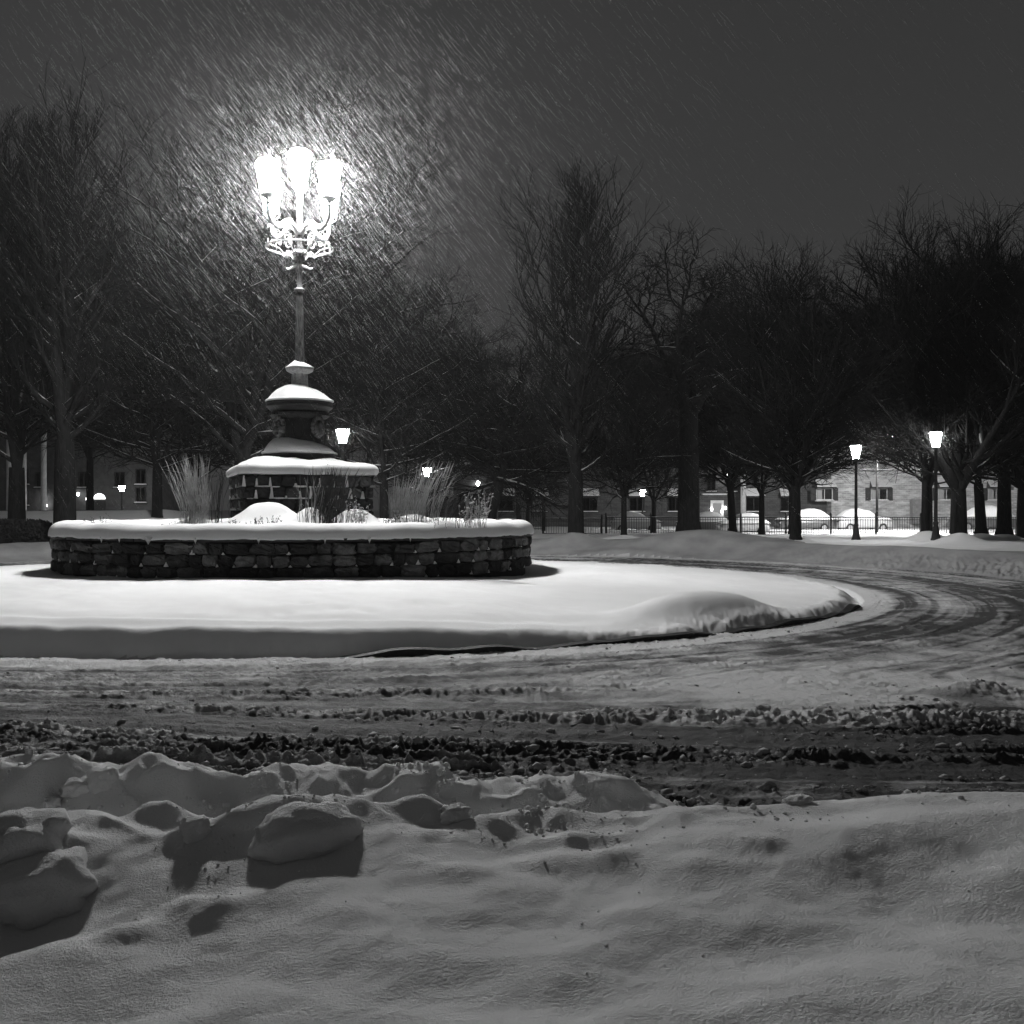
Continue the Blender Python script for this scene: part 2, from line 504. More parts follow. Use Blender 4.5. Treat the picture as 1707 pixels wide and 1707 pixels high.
    yc = 2.90 + 0.0 * X
    left = 0.685 + 0.0 * X
    plateau = left + 0.085 * sstep(0.0, 1.5, X) - 0.10 * sstep(2.9, 1.7, Y) * sstep(0.3, -1.2, X)
    fall = sstep(0.0, 1.0, (Y - yc) / (0.75 + 0.45 * sstep(0.2, 1.2, X)))
    zn = plateau * (1 - fall) + 0.14 * fall
    zb = np.maximum(zn, 0) + 0
    k = 0.05
    zb = np.log(np.exp(zn / k) + np.exp(zr / k)) * k
    for (cu, cv, cd, am, sx, sy) in (
            (270, 1290, 4.2, .075, .16, .12), (335, 1295, 4.15, .04, .07, .07), (100, 1310, 4.2, .05, .16, .12),
            (455, 1300, 4.2, .05, .08, .08), (560, 1315, 4.2, .02, .1, .1), (705, 1290, 4.25, .07, .16, .14),
            (800, 1305, 4.2, .02, .1, .1), (905, 1295, 4.2, .05, .07, .08), (1010, 1300, 4.15, .06, .14, .1),
            (1170, 1330, 4.0, .03, .07, .06), (1130, 1340, 3.8, .04, .04, .04),
            (270, 1352, 3.0, .055, .09, .07), (140, 1352, 3.05, .04, .10, .08), (700, 1352, 2.95, .05, .10, .09),
            (715, 1372, 2.75, .016, .05, .05), (920, 1355, 3.0, .035, .16, .1), (960, 1400, 2.75, .035, .12, .06),
            (960, 1445, 2.60, .032, .14, .09), (1020, 1432, 2.62, .014, .07, .05), (780, 1450, 2.5, .016, .06, .05),
            (310, 1392, 2.78, .028, .05, .06), (360, 1400, 2.78, .018, .06, .05), (400, 1395, 2.8, .02, .06, .05),
            (500, 1400, 2.85, .08, .22, .14), (1270, 1430, 2.6, .02, .07, .05), (830, 1390, 2.85, .02, .07, .06),
            (350, 1540, 2.35, .025, .07, .06), (490, 1530, 2.42, .018, .16, .09), (310, 1530, 2.4, .02, .05, .05),
            (1600, 1420, 2.6, .010, .30, .16), (210, 1565, 2.3, .02, .06, .05)):
        zb = zb + am * gauss(X, Y, (cu - 853.5) / F_PX * cd, cd, sx, sy, 0, 1.3)
    zb = zb - 0.09 * gauss(X, Y, -1.33, 2.36, 0.32, 0.17, 0.35, 1.3) - 0.02 * gauss(X, Y, -0.62, 2.72, 0.22, 0.1, 0.3)
    zb = zb - 0.05 * gauss(X, Y, 1.0, 2.2, 0.4, 0.25)
    zb = zb + 0.030 * fbm(X * 1.5, Y * 1.7, 80, 2, 0.35) + 0.013 * perlin(X * 3.1, Y * 4.3, 82) + 0.008 * perlin(X * 5.0, Y * 6.5, 84) + 0.0035 * perlin(X * 12, Y * 13, 86) + 0.014 * fbm(X * 8, Y * 8, 87, 3) * np.exp(-((Y - 4.15) / .35) ** 2) + 0.0015 * fbm(X * 26, Y * 26, 88, 2)
    ed = yb(x) - y
    bil = 0.5 - np.abs(perlin(X * 3.3, Y * 4.0, 93)) - 0.4 * np.abs(perlin(X * 7.5, Y * 8.5, 94))
    zb = zb + 0.060 * bil * (np.exp(-((Y - 4.2) / .38) ** 2) + 0.75 * np.exp(-((Y - 2.95) / .26) ** 2) * sstep(1.0, 0.2, X))
    zb = zb * sstep(-0.02, 0.5, ed)
    # --- put together
    isl = dI < IR + 0.02
    prk = pe > -0.15
    nb = ed > 0
    z = np.where(isl, hi, np.where(prk, np.maximum(hp, 0.0) + 0.0 * hr, np.where(nb, zb + 0.02, hr)))
    reg = np.where(isl, 1, np.where(prk & (pe > 0), 2, np.where(nb, 3, 0)))
    return z, reg, cover

def ground_z(x, y):
    z, _, _ = height(np.array([float(x)]), np.array([float(y)]))
    return float(z[0])

rows = [1.0]
while rows[-1] < 66: rows.append(rows[-1] * (1.0024 if 5.0 < rows[-1] < 11 else 1.0042))
while rows[-1] < 420: rows.append(rows[-1] * 1.08)
rows = np.array(rows)
th = np.concatenate([np.arange(-78, -33, 0.7), np.arange(-33, 33, 0.068), np.arange(33, 78.5, 0.7)])
th = np.radians(th)
RR, TT = np.meshgrid(rows, th, indexing='ij')
GX = RR * np.sin(TT); GY = RR * np.cos(TT)
GZ, _, COV = height(GX, GY)
nr, nc = GX.shape
ii, jj = np.meshgrid(np.arange(nr - 1), np.arange(nc - 1), indexing='ij')
quads = np.stack([ii * nc + jj, ii * nc + jj + 1, (ii + 1) * nc + jj + 1, (ii + 1) * nc + jj], -1).reshape(-1, 4)
quads = quads[:, ::-1]
VX = np.stack([GX, GY, GZ], -1).reshape(-1, 3)
cx = VX[quads, 0].mean(1); cy = VX[quads, 1].mean(1)
dIc = np.hypot(cx - IC[0], cy - IC[1]); pec = park_edge(cx, cy); edc = yb(cx) - cy
reg = np.where(dIc < IR, 1, np.where(pec > 0, 2, np.where(edc > 0, 3, 0)))
in_planter = np.hypot(cx - PC[0], cy - PC[1]) < PR - 0.5
verge = (reg == 2) & (pec < 3.3)  # strip along the park's road edge, laid in a darker grey snow
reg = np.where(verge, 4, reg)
reg = np.where(in_planter, -1, reg)
COVF = COV.ravel()
for code, nm, mt in ((0, 'road', 'road'), (1, 'island_ground', 'snow'), (2, 'park_ground', 'snow'), (4, 'verge', 'greysnow'), (3, 'snow_bank_ground', 'bank')):
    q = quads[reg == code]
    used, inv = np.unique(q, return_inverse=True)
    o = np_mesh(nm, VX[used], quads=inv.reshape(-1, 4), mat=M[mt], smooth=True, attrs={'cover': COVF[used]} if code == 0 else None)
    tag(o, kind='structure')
del RR, TT, GX, GY, GZ
m = MB(); m.box((0, 205, -0.75), (860, 430, 0.1)); tag(m.build('ground', M['greysnow']), kind='structure')

# slush clumps thrown up on the road: icosahedral crumbs, too many to count
def ico():
    t = (1 + 5 ** .5) / 2
    v = np.array([(-1, t, 0), (1, t, 0), (-1, -t, 0), (1, -t, 0), (0, -1, t), (0, 1, t), (0, -1, -t), (0, 1, -t), (t, 0, -1), (t, 0, 1), (-t, 0, -1), (-t, 0, 1)], float)
    v /= np.linalg.norm(v[0])
    f = np.array([(0, 11, 5), (0, 5, 1), (0, 1, 7), (0, 7, 10), (0, 10, 11), (1, 5, 9), (5, 11, 4), (11, 10, 2), (10, 7, 6), (7, 1, 8), (3, 9, 4), (3, 4, 2), (3, 2, 6), (3, 6, 8), (3, 8, 9), (4, 9, 5), (2, 4, 11), (6, 2, 10), (8, 6, 7), (9, 8, 1)])
    return v, f
def ico2():
    v, f = ico(); v = list(map(tuple, v)); cache = {}; out = []
    def mid(a, b):
        k = (min(a, b), max(a, b))
        if k not in cache:
            p = (np.array(v[a]) + np.array(v[b])); p /= np.linalg.norm(p); cache[k] = len(v); v.append(tuple(p))
        return cache[k]
    for a, b, c in f:
        ab, bc, ca = mid(a, b), mid(b, c), mid(c, a)
        out += [(a, ab, ca), (b, bc, ab), (c, ca, bc), (ab, bc, ca)]
    return np.array(v), np.array(out)
nrs = np.random.RandomState(11)
iv, if_ = ico()
N = 230000
cxs = nrs.uniform(-9, 12, N); cys = 5.2 + 16 * nrs.rand(N) ** 1.9
dI = np.hypot(cxs - IC[0], cys - IC[1])
z0, rg, _ = height(cxs, cys)
wn = sstep(10.2, 7.6, cys)
uu = dI * (1 - wn) + (21.3 - (cys + 0.10 * cxs - 0.012 * cxs * cxs)) * wn
vv = (np.arctan2(cys - IC[1], cxs - IC[0]) + math.pi / 2) * 15 * (1 - wn) + cxs * wn
bnd, brm = road_berms(uu, vv, cxs, cys)
clus = sstep(-.15, .45, fbm(cxs * 4.5, cys * 3.0, 37, 3))
dens = (0.02 + 0.30 * bnd * clus + 0.75 * brm * (0.3 + 0.7 * clus)) * (0.12 + 0.88 * sstep(9.6, 7.8, cys))
dens = dens + 0.4 * np.exp(-((dI - 10.75) / .12) ** 2) * sstep(-2.5, 0, cxs) * clus
keep = (rg == 0) & (nrs.rand(N) < dens) & (np.abs(cxs) < cys * 0.62 + 1)
cxs, cys, z0, uu = cxs[keep], cys[keep], z0[keep], uu[keep]
n = len(cxs)
sz = 0.004 + 0.018 * nrs.rand(n) ** 4.5
sz = sz * np.where(cys < 8, 1.25, 0.75)
V = iv[None] * (1 + 0.38 * nrs.uniform(-1, 1, (n, len(iv), 1)))
V = V * sz[:, None, None] * nrs.uniform(.55, 1.6, (n, 1, 3)) * np.array([1.3, 1.15, 0.8])
V += np.stack([cxs, cys, z0 + sz * 0.02], -1)[:, None]
T = if_[None] + (np.arange(n) * len(iv))[:, None, None]
o = np_mesh('slush', V.reshape(-1, 3), tris=T.reshape(-1, 3), mat=M['lumpsnow'], smooth=True)
tag(o, 'crumbs of dark frozen slush strewn along the wheel tracks of the road', 'slush', kind='stuff')

# snow chunks broken off by the plough
def chunk(u, v, d, w, h, dep, rz, seed, label, sharp=3.0, sink=0.0):
    dirn = px(u, v + h * 0.30 * F_PX / d, 1.0)
    for dd in np.arange(1.8, 5.0, 0.02):        # set it down where that line of sight meets the snow
        q_ = Vector((dirn.x * dd, dd, CAM_H + (dirn.z - CAM_H) * dd))
        if q_.z <= ground_z(q_.x, q_.y): break
    p = Vector((q_.x, q_.y + 0.02, ground_z(q_.x, q_.y + 0.02) + h * 0.10))
    iv3, if3 = ico2()
    # one more subdivision
    vl = list(map(tuple, iv3)); cache = {}; out = []
    def mid(a, b):
        k = (min(a, b), max(a, b))
        if k not in cache:
            q = (np.array(vl[a]) + np.array(vl[b])); q /= np.linalg.norm(q); cache[k] = len(vl); vl.append(tuple(q))
        return cache[k]
    for a, b, c in if3:
        ab, bc, ca = mid(a, b), mid(b, c), mid(c, a); out += [(a, ab, ca), (b, bc, ab), (c, ca, bc), (ab, bc, ca)]
    f3 = out; out = []
    for a, b, c in f3:
        ab, bc, ca = mid(a, b), mid(b, c), mid(c, a); out += [(a, ab, ca), (b, bc, ab), (c, ca, bc), (ab, bc, ca)]
    q = np.array(vl)
    mm = 1.0 / (np.abs(q) ** sharp).sum(1) ** (1 / sharp)
    q = q * mm[:, None]
    nn = 1 + 0.20 * fbm(q[:, 0] * 1.3 + seed, q[:, 2] * 1.3 + q[:, 1] * 1.1, seed, 3) + .05 * perlin(q[:, 0] * 5 + q[:, 1] * 4, q[:, 2] * 5, seed + 4) - .06 * np.abs(perlin(q[:, 0] * 2.5 + q[:, 2] * 2, q[:, 1] * 2.5 + 3, seed + 6))
    q = q * nn[:, None] * np.array([w / 2, dep / 2, h / 2])
    o = np_mesh('snow_chunk', q, tris=out, mat=M['bank'], smooth=True, loc=(p.x, p.y, p.z - sink))
    o.rotation_euler = (0.05, -0.06, rz)
    tag(o, label, 'snow chunk', 'snow chunks thrown up on the near bank')
chunk(508, 1392, 2.74, .285, .155, .19, .3, 3, 'largest rounded snow block on the near bank, standing upright in the middle left', 2.2)
chunk(18, 1405, 2.72, .25, .18, .24, .2, 5, 'snow block cut by the left edge, the upper and farther of the two')
chunk(62, 1485, 2.42, .235, .15, .20, .5, 9, 'tilted snow block with a broken dark end, the lower left one', 3.6)
chunk(760, 1360, 2.95, .085, .065, .08, .1, 13, 'small ball of snow resting on the crest of the near ridge, by the large block')
chunk(168, 1303, 4.15, .12, .10, .11, .6, 17, 'upright snow lump on the far ridge near the left edge')
chunk(128, 1318, 4.05, .12, .07, .10, .0, 19, 'low snow lump just in front of the upright one on the far left ridge')
chunk(322, 1398, 2.72, .075, .065, .08, .4, 23, 'little peaked snow lump left of the large block, in the hollow')
chunk(1335, 1338, 3.9, .09, .035, .06, .3, 29, 'small snow lump poking over the right-hand crest beside the road')
chunk(85, 1345, 3.05, .07, .05, .07, .3, 31, 'small snow knob above the block at the left edge')

# crumbs of snow rolled down the bank
N = 5200
bx0 = nrs.uniform(-2.4, 2.2, N); by0 = np.where(nrs.rand(N) < .55, nrs.normal(4.1, .28, N), nrs.normal(2.95, .35, N))
kd = (yb(bx0) - by0 > 0.1) & (nrs.rand(N) < sstep(-.1, .4, fbm(bx0 * 2.2, by0 * 2.2, 91, 2)) * sstep(1.3, .2, bx0) + .03)
bx0, by0 = bx0[kd], by0[kd]; bz0, _, _ = height(bx0, by0); n = len(bx0)
sz = 0.003 + 0.012 * nrs.rand(n) ** 4 * sstep(2.5, 3.2, by0)
V = iv[None] * (1 + 0.25 * nrs.uniform(-1, 1, (n, len(iv), 1))) * sz[:, None, None] * nrs.uniform(.7, 1.5, (n, 1, 3))
V += np.stack([bx0, by0, bz0 + sz * .2], -1)[:, None]
T = if_[None] + (np.arange(n) * len(iv))[:, None, None]
tag(np_mesh('snow_crumbs', V.reshape(-1, 3), tris=T.reshape(-1, 3), mat=M['bank'], smooth=True), 'small crumbs of snow scattered over the ridges of the near bank', 'snow', kind='stuff')

# kerb of the island where the plough has bared it
vs = []; kb = MB()
a0, a1 = math.radians(-84), math.radians(-22)
nk = 220
for i in range(nk + 1):
    a = a0 + (a1 - a0) * i / nk
    kz_ = 0.05 + 0.02 * math.sin(a * 23) + 0.02 * math.sin(a * 61 + 1) * math.sin(a * 9) - 0.10 * max(0, (25 - i) / 25) - 0.12 * max(0, (i - 200) / 20)
    for (r, z) in ((IR + 0.10, -0.08), (IR + 0.09, kz_), (IR - 0.03, kz_ + .01), (IR - 0.03, -0.08)):
        vs.append((IC[0] + r * math.cos(a), IC[1] + r * math.sin(a), z))
fs = [(i * 4 + k, (i + 1) * 4 + k, (i + 1) * 4 + (k + 1) % 4, i * 4 + (k + 1) % 4) for i in range(nk) for k in range(4)]
kb.add(vs, fs)
tag(kb.build('kerb', M['capstone']), kind='structure')

# ------------------------------------------------------------------ round stone planter
def ring_pt(r, a): return Vector((r * math.cos(a), r * math.sin(a), 0))
planter = empty('stone_planter', (PC[0], PC[1], 0.35))
tag(planter, 'low round planter of dark rough stone on the snowy island, thick snow on its rim', 'planter')
st = MB(); sn = MB()
WT = 1.075 - 0.35      # top of the wall above the planter's base
z = 0.10
rs = random.Random(4)
for hrow in (0.215, 0.205, 0.195):
    a = rs.uniform(0, 0.05)
    joints = []
    while a < 2 * math.pi:
        w = rs.uniform(0.22, 0.55)
        if a + w / PR > 2 * math.pi: w = (2 * math.pi - a) * PR
        if w < 0.1: break
        am = a + w / PR / 2
        hh = hrow * rs.uniform(0.90, 1.03)
        st.tone = rs.choice((0.018, 0.03, 0.045, 0.07, 0.09, 0.022, 0.12))
        rr = PR + rs.uniform(-0.015, 0.025)
        c = ring_pt(rr - 0.10, am); c.z = z + hrow / 2
        mt = Matrix.Rotation(am + math.pi / 2, 3, 'Z') @ Matrix.Rotation(rs.uniform(-.05, .05), 3, 'Y')
        if math.sin(am) < 0.35:
            c.z += rs.uniform(-.012, .012)
            mt = mt @ Matrix.Rotation(rs.uniform(-.07, .07), 3, 'Y')
            st.stone(c, (w - 0.02, 0.26 + rs.uniform(0, .05), hh * rs.uniform(.9, 1.04)), mt, 0.30, rs)
        else:
            st.box(c, (w - 0.015, 0.26, hh - 0.008), mtx=mt)
        if rs.random() < 0.55 and math.sin(am) < 0.3:    # snow lodged in the joint
            ja = a
            c2 = ring_pt(PR + 0.012, ja); s_ = rs.uniform(0.02, 0.045)
            e = Vector((-math.sin(ja), math.cos(ja), 0)); n_ = ring_pt(1, ja)
            b0 = c2 + Vector((0, 0, z + 0.0))
            sn.add([b0 - e * s_ * 1.2, b0 + e * s_ * 1.2, b0 + Vector((0, 0, s_ * rs.uniform(1.2, 2.2))), b0 - n_ * .05, b0 + n_ * 0.012 + Vector((0, 0, -.004))],
                   [(0, 4, 2), (4, 1, 2), (1, 3, 2), (3, 0, 2), (0, 3, 1, 4)])
        a += w / PR
    z += hrow
st.merge(sn, 1)
st.build('stone_wall', M['stone'], planter, mat2=M['snow'])
mo = MB()
mo.lathe([(PR - 0.06, -0.2), (PR - 0.06, WT - 0.02), (PR - 0.3, WT - 0.02), (PR - 0.3, -0.2)], 120)
mo.build('mortar_core', M['mortar'], planter, True)
cp = MB()
a = 0.0; ri, ro = PR - 0.35, PR + 0.09
while a < 2 * math.pi - 0.02:
    w = min(rs.uniform(0.9, 1.25) / PR, 2 * math.pi - a)
    k = 6; vs = []
    for i in range(k + 1):
        b = a + 0.002 + (w - 0.006) * i / k
        for (r, zz) in ((ro, WT), (ro, WT + .058), (ri, WT + .058), (ri, WT)):
            q = ring_pt(r, b); vs.append((q.x, q.y, zz))
    fs = [(i * 4 + j, (i + 1) * 4 + j, (i + 1) * 4 + (j + 1) % 4, i * 4 + (j + 1) % 4) for i in range(k) for j in range(4)]
    fs += [(0, 3, 2, 1), (k * 4, k * 4 + 1, k * 4 + 2, k * 4 + 3)]
    cp.add(vs, fs); a += w
cp.build('coping', M['capstone'], planter)
# snow lying over the rim and the bed
NR, NA = 90, 420
R_ = PR + 0.115
prof = []
for i in range(10):           # rounded lip
    t = i / 9 * math.pi / 2
    prof.append((R_ - 0.30 + 0.30 * math.cos(t) ** 0.9 + 0.01 * math.sin(2 * t), WT + 0.05 + 0.255 * math.sin(t)))
prof.insert(0, (R_ - 0.06, WT + 0.045))
rr = np.array([p[0] for p in prof] + list(np.linspace(R_ - 0.34, 0.01, NR)))
zz = np.array([p[1] for p in prof] + [WT + 0.305] * NR)
AA = np.linspace(0, 2 * math.pi, NA, endpoint=False)
R2, A2 = np.meshgrid(rr, AA, indexing='ij'); Z2 = np.repeat(zz[:, None], NA, 1)
X2 = R2 * np.cos(A2); Y2 = R2 * np.sin(A2)
inn = sstep(R_ - 0.02, R_ - 0.5, R2)
Z2 = Z2 + 0.015 * fbm(X2 * 1.5, Y2 * 1.5, 5, 3) * (0.4 + inn)
wv = 0.02 * perlin(A2 * 9, A2 * 0 + 1, 9) + 0.012 * perlin(A2 * 40, A2 * 0, 10)
lip = np.arange(len(rr))[:, None] < 3
Z2 = Z2 + np.where(lip, wv - 0.01, 0.4 * wv)
rw_ = 1 + (0.006 * perlin(A2 * 7, A2 * 0 + 4, 12) + 0.003 * perlin(A2 * 25, A2 * 0 + 5, 13))
X2 = X2 * rw_; Y2 = Y2 * rw_
Z2 = Z2 + 0.03 * perlin(A2 * 5, R2 * .8, 15) * (1 - lip)
Z2 = Z2 - 0.06 * sstep(R_ - .35, R_ - 1.0, R2) 
def pmound(u, v, d, am, sx, sy, p=1.2):
    q = px(u, v, d)
    return am * gauss(X2, Y2, q.x - PC[0], q.y - PC[1], sx, sy, 0, p)
Z2 = Z2 + pmound(325, 860, 19.2, .17, .25, .3) + pmound(445, 850, 19.3, .42, .62, .5) + pmound(520, 858, 18.9, .30, .30, .35)
Z2 = Z2 + pmound(592, 865, 19.6, .30, .42, .3) + pmound(690, 865, 18.8, .16, .55, .5) + pmound(730, 868, 19.5, .08, .5, .5)
ii, jj = np.meshgrid(np.arange(len(rr) - 1), np.arange(NA), indexing='ij')
q = np.stack([ii * NA + jj, ii * NA + (jj + 1) % NA, (ii + 1) * NA + (jj + 1) % NA, (ii + 1) * NA + jj], -1).reshape(-1, 4)
cover_v = np.stack([X2, Y2, Z2], -1).reshape(-1, 3); cover_q = q
ic = MB()
for (u, w_) in ((299, .05), (330, .03), (376, .09), (444, .04), (528, .035), (668, .04), (612, .03), (720, .025)):
    t = (u - 505) / 390.0
    a = -math.pi / 2 + math.asin(max(-.99, min(.99, t)))
    c = ring_pt(R_ - 0.012, a); e = Vector((-math.sin(a), math.cos(a), 0)); n_ = ring_pt(1, a)
    t0 = c + Vector((0, 0, WT + 0.075))
    ic.add([t0 - e * w_, t0 + e * w_, t0 + n_ * 0.03, t0 - n_ * .03, c + Vector((0, 0, WT - 0.02 - w_ * .3))], [(0, 2, 4), (2, 1, 4), (1, 3, 4), (3, 0, 4), (0, 3, 1, 2)])
ft = []
for f in ic.f:
    ft.append(f[:3])
    if len(f) == 4: ft.append((f[0], f[2], f[3]))
np_mesh('snow_cover', np.concatenate([cover_v, np.array(ic.v)]), quads=cover_q, tris=np.array(ft) + len(cover_v), mat=M['snow'], parent=planter, smooth=True)

# ------------------------------------------------------------------ monumental lamp on its stone pedestal
LX, LY = -4.435, 21.3
monument = empty('monumental_lamp', (LX, LY, 0.9))
tag(monument, 'tall ornate five-lantern lamp, glaring white, on a snow-capped stone pedestal in the planter', 'lamp monument')
def zl(v): return CAM_H - (v - 850) / F_PX * LY - 0.9     # pixel row -> height above the monument's base
PHI = math.radians(20)
ped = MB(); psn = MB()
side = 2.5; hs = side / 2
rp = random.Random(21)
Rz = Matrix.Rotation(PHI, 3, 'Z')
ptop = zl(795)
z = 0.0; row = 0
rowh = ptop / 6
for row in range(6):
    for f in range(4):
        Rf = Matrix.Rotation(PHI + f * math.pi / 2, 3, 'Z')
        x = -hs
        while x < hs - 0.05:
            w = rp.uniform(0.20, 0.30)
            if x + w > hs - 0.12: w = hs - x
            c = Rf @ Vector((x + w / 2, -hs + 0.08 + rp.uniform(-.015, .015), 0)); c.z = z + rowh / 2
            ped.tone = rp.choice((0.018, 0.025, 0.02, 0.035, 0.06))
            ped.stone(c, (w - 0.015, 0.26 + rp.uniform(0, .04), rowh * rp.uniform(.88, .98)), Rf, 0.24, rp)
            if row > 1:
                left_face = (f == 0)
                top = row >= 4
                if rp.random() < (0.85 if left_face and top else 0.45):
                    jx = x
                    hj = rowh * (rp.uniform(.6, .95) if left_face and top and rp.random() < .7 else rp.uniform(.15, .35))
                    b0 = Rf @ Vector((jx, -hs - 0.075, 0)); e = Rf @ Vector((1, 0, 0)); n_ = Rf @ Vector((0, -1, 0)); b0.z = z + 0.0
                    wb = rp.uniform(.02, .05); wt = wb * 0.3
                    up = Vector((0, 0, hj)); lo = Vector((0, 0, -0.006))
                    psn.add([b0 - e * wb + lo, b0 + e * wb + lo, b0 + e * wt + up, b0 - e * wt + up,
                             b0 - e * wb - n_ * .1 + lo, b0 + e * wb - n_ * .1 + lo, b0 + e * wt - n_ * .1 + up, b0 - e * wt - n_ * .1 + up],
                            [(0, 1, 2, 3), (1, 5, 6, 2), (4, 0, 3, 7), (3, 2, 6, 7), (5, 4, 7, 6), (0, 4, 5, 1)])
                if left_face and row >= 4 and x < hs * 0.45 and rp.random() < .72:   # snow ledge lying on the course
                    b0 = Rf @ Vector((x + w / 2, -hs - 0.055, 0)); b0.z = z
                    psn.stone(b0 + Vector((0, 0, rp.uniform(-.006, .006))), (w * rp.uniform(.5, 1.1), 0.07, rp.uniform(.018, .04)), Rf, .35, rp)
            x += w
    z += rowh
ped.box((0, 0, ptop / 2 - 0.02), (side - 0.1, side - 0.1, ptop - 0.04), rz=PHI)
ped.merge(psn, 1)
ped.build('stone_pedestal', M['stone'], monument, mat2=M['snow'])

def snow_cap(name, outline, z0, lip, dome, peak, parent, seed, pw=1.0, nring=26, drop=0.02, bias=0.0):
    """snow lying on a flat top: outline is a list of (x, y); the lip rolls over the edge, the dome piles up about the peak"""
    O = np.array(outline); n = len(O)
    V = []; px_, py_ = peak
    tl = np.linspace(-0.9, math.pi / 2, 9)
    sa = 0.94 if lip > 0.08 else 0.95
    ss = [sa + (1.02 - sa) * math.cos(t) for t in tl]
    hs_ = [lip * (0.45 + 0.55 * math.sin(t)) for t in tl]
    for s_, h_ in zip(ss, hs_):
        V.append(np.column_stack([O * s_, np.full(n, h_)]))
    for k in range(1, nring + 1):
        s_ = sa * (1 - k / nring)
        xy = O * s_ + np.array([px_, py_]) * (1 - s_)
        h_ = lip + dome * (1 - (s_ / sa) ** pw) * (1 + bias * np.cos(np.arctan2(O[:, 1], O[:, 0]) + 2.2))
        V.append(np.column_stack([xy, np.zeros(n) + h_]))
    V = np.array(V)
    V[..., 2] += 0.035 * max(lip, 0.12) / 0.12 * fbm(V[..., 0] * 2.2 + seed, V[..., 1] * 2.2, seed, 3) * np.linspace(0.2, 1, len(V))[:, None]
    V[..., 2] += z0
    R = len(V)
    ii, jj = np.meshgrid(np.arange(R - 1), np.arange(n), indexing='ij')
    q = np.stack([ii * n + jj, ii * n + (jj + 1) % n, (ii + 1) * n + (jj + 1) % n, (ii + 1) * n + jj], -1).reshape(-1, 4)
    return np_mesh(name, V.reshape(-1, 3), quads=q, mat=M['snow'], parent=parent, smooth=True)

def square_outline(h, rz, rad=0.12, per=14):
    pts = []
    for f in range(4):
        cxx, cyy = [(1, -1), (1, 1), (-1, 1), (-1, -1)][f]
        for k in range(5):
            a = -math.pi / 2 + f * math.pi / 2 + k / 4 * math.pi / 2
            pts.append(((h - rad) * cxx + rad * math.cos(a), (h - rad) * cyy + rad * math.sin(a)))
        nx, ny = [(1, 1), (-1, 1), (-1, -1), (1, -1)][f]
        a = -math.pi / 2 + f * math.pi / 2 + math.pi / 2
        p0 = pts[-1]; p1 = ((h - rad) * nx + rad * math.cos(a), (h - rad) * ny + rad * math.sin(a))
        for k in range(1, per):
            t = k / per; pts.append((p0[0] * (1 - t) + p1[0] * t, p0[1] * (1 - t) + p1[1] * t))
    c, s_ = math.cos(rz), math.sin(rz)
    return [(x * c - y * s_, x * s_ + y * c) for x, y in pts]
def circle_outline(r, n=64): return [(r * math.cos(2 * math.pi * k / n), r * math.sin(2 * math.pi * k / n)) for k in range(n)]

snow_cap('pedestal_snow', square_outline(hs + 0.12, PHI), ptop, 0.21, 0.15, (-0.15, -0.1), monument, 3, 3.5, drop=0.0, bias=.25)
# plinth slab, drum, bowl
dr = MB()
zs = zl(762)
dr.lathe([(0.70, ptop - .05), (0.70, zs - 0.02), (0.76, zs), (0.76, zs + 0.05), (0.58, zs + 0.06), (0.56, zs + 0.18), (0.53, zs + 0.24),
          (0.53, zl(700)), (0.56, zl(697))], 48)
dr.build('drum', M['castiron'], monument, False)
snow_cap('slab_snow', circle_outline(0.77), zs + 0.05, 0.05, 0.24, (-0.05, -0.0), monument, 8, 4.5, drop=0.0, bias=0.45)
# lion masks and arched panels round the drum
for k in range(4):
    a = math.radians(-126 + 90 * k)
    lm = MB()
    c = Vector((0.55 * math.cos(a), 0.55 * math.sin(a), zl(717)))
    Rk = Matrix.Rotation(a + math.pi / 2, 3, 'Z')
    ivv, iff = ico2()
    def blob(cc, dd):
        lm.add([Rk @ Vector((p[0] * dd[0], p[1] * dd[1], p[2] * dd[2])) + c + Rk @ Vector(cc) for p in ivv], [tuple(f) for f in iff])
    blob((0, 0, 0), (.155, .10, .20)); blob((0, -.09, -.03), (.075, .06, .085)); blob((0, -.10, -.11), (.06, .04, .035))
    blob((-.085, -.05, .05), (.04, .04, .03)); blob((.085, -.05, .05), (.04, .04, .03)); blob((0, -.07, .07), (.04, .06, .06))
    for t in range(11):
        an = math.pi * (t / 10) * 1.3 - 0.15 * math.pi
        blob((.15 * math.cos(an), -.01, .03 + .19 * math.sin(an)), (.045, .05, .055))
    lm.build('lion_mask', M['frostiron'], monument, True)
    am_ = a + math.pi / 4
    pn = MB(); pts = []
    for t in np.linspace(0, 2 * math.pi, 30):
        xx = 0.11 * math.cos(t); zz_ = 0.24 * math.sin(t) * (1.0 if math.sin(t) < 0 else 0.85)
        an = am_ + xx / 0.54
        pts.append((0.545 * math.cos(an), 0.545 * math.sin(an), zl(715) + zz_))
    pn.tube(pts, 0.014, 6, cap=False)
    pn.build('arched_panel', M['castiron'], monument, True)
bw = MB()
bw.lathe([(0.56, zl(698)), (0.60, zl(694)), (0.61, zl(690)), (0.57, zl(688)), (0.62, zl(684)), (0.68, zl(680)), (0.69, zl(677)), (0.665, zl(676)), (0.685, zl(674)), (0.685, zl(671.5)), (0.3, zl(671))], 64)
for k in range(40):
    a = 2 * math.pi * k / 40
    bw.box((0.605 * math.cos(a), 0.605 * math.sin(a), zl(692)), (0.04, 0.04, 0.05), rz=a)
bw.build('bowl', M['castiron'], monument)
snow_cap('bowl_snow', circle_outline(0.69), zl(671.5), 0.055, 0.32, (-0.10, 0), monument, 14, 2.4, drop=0.0)
nk = MB()
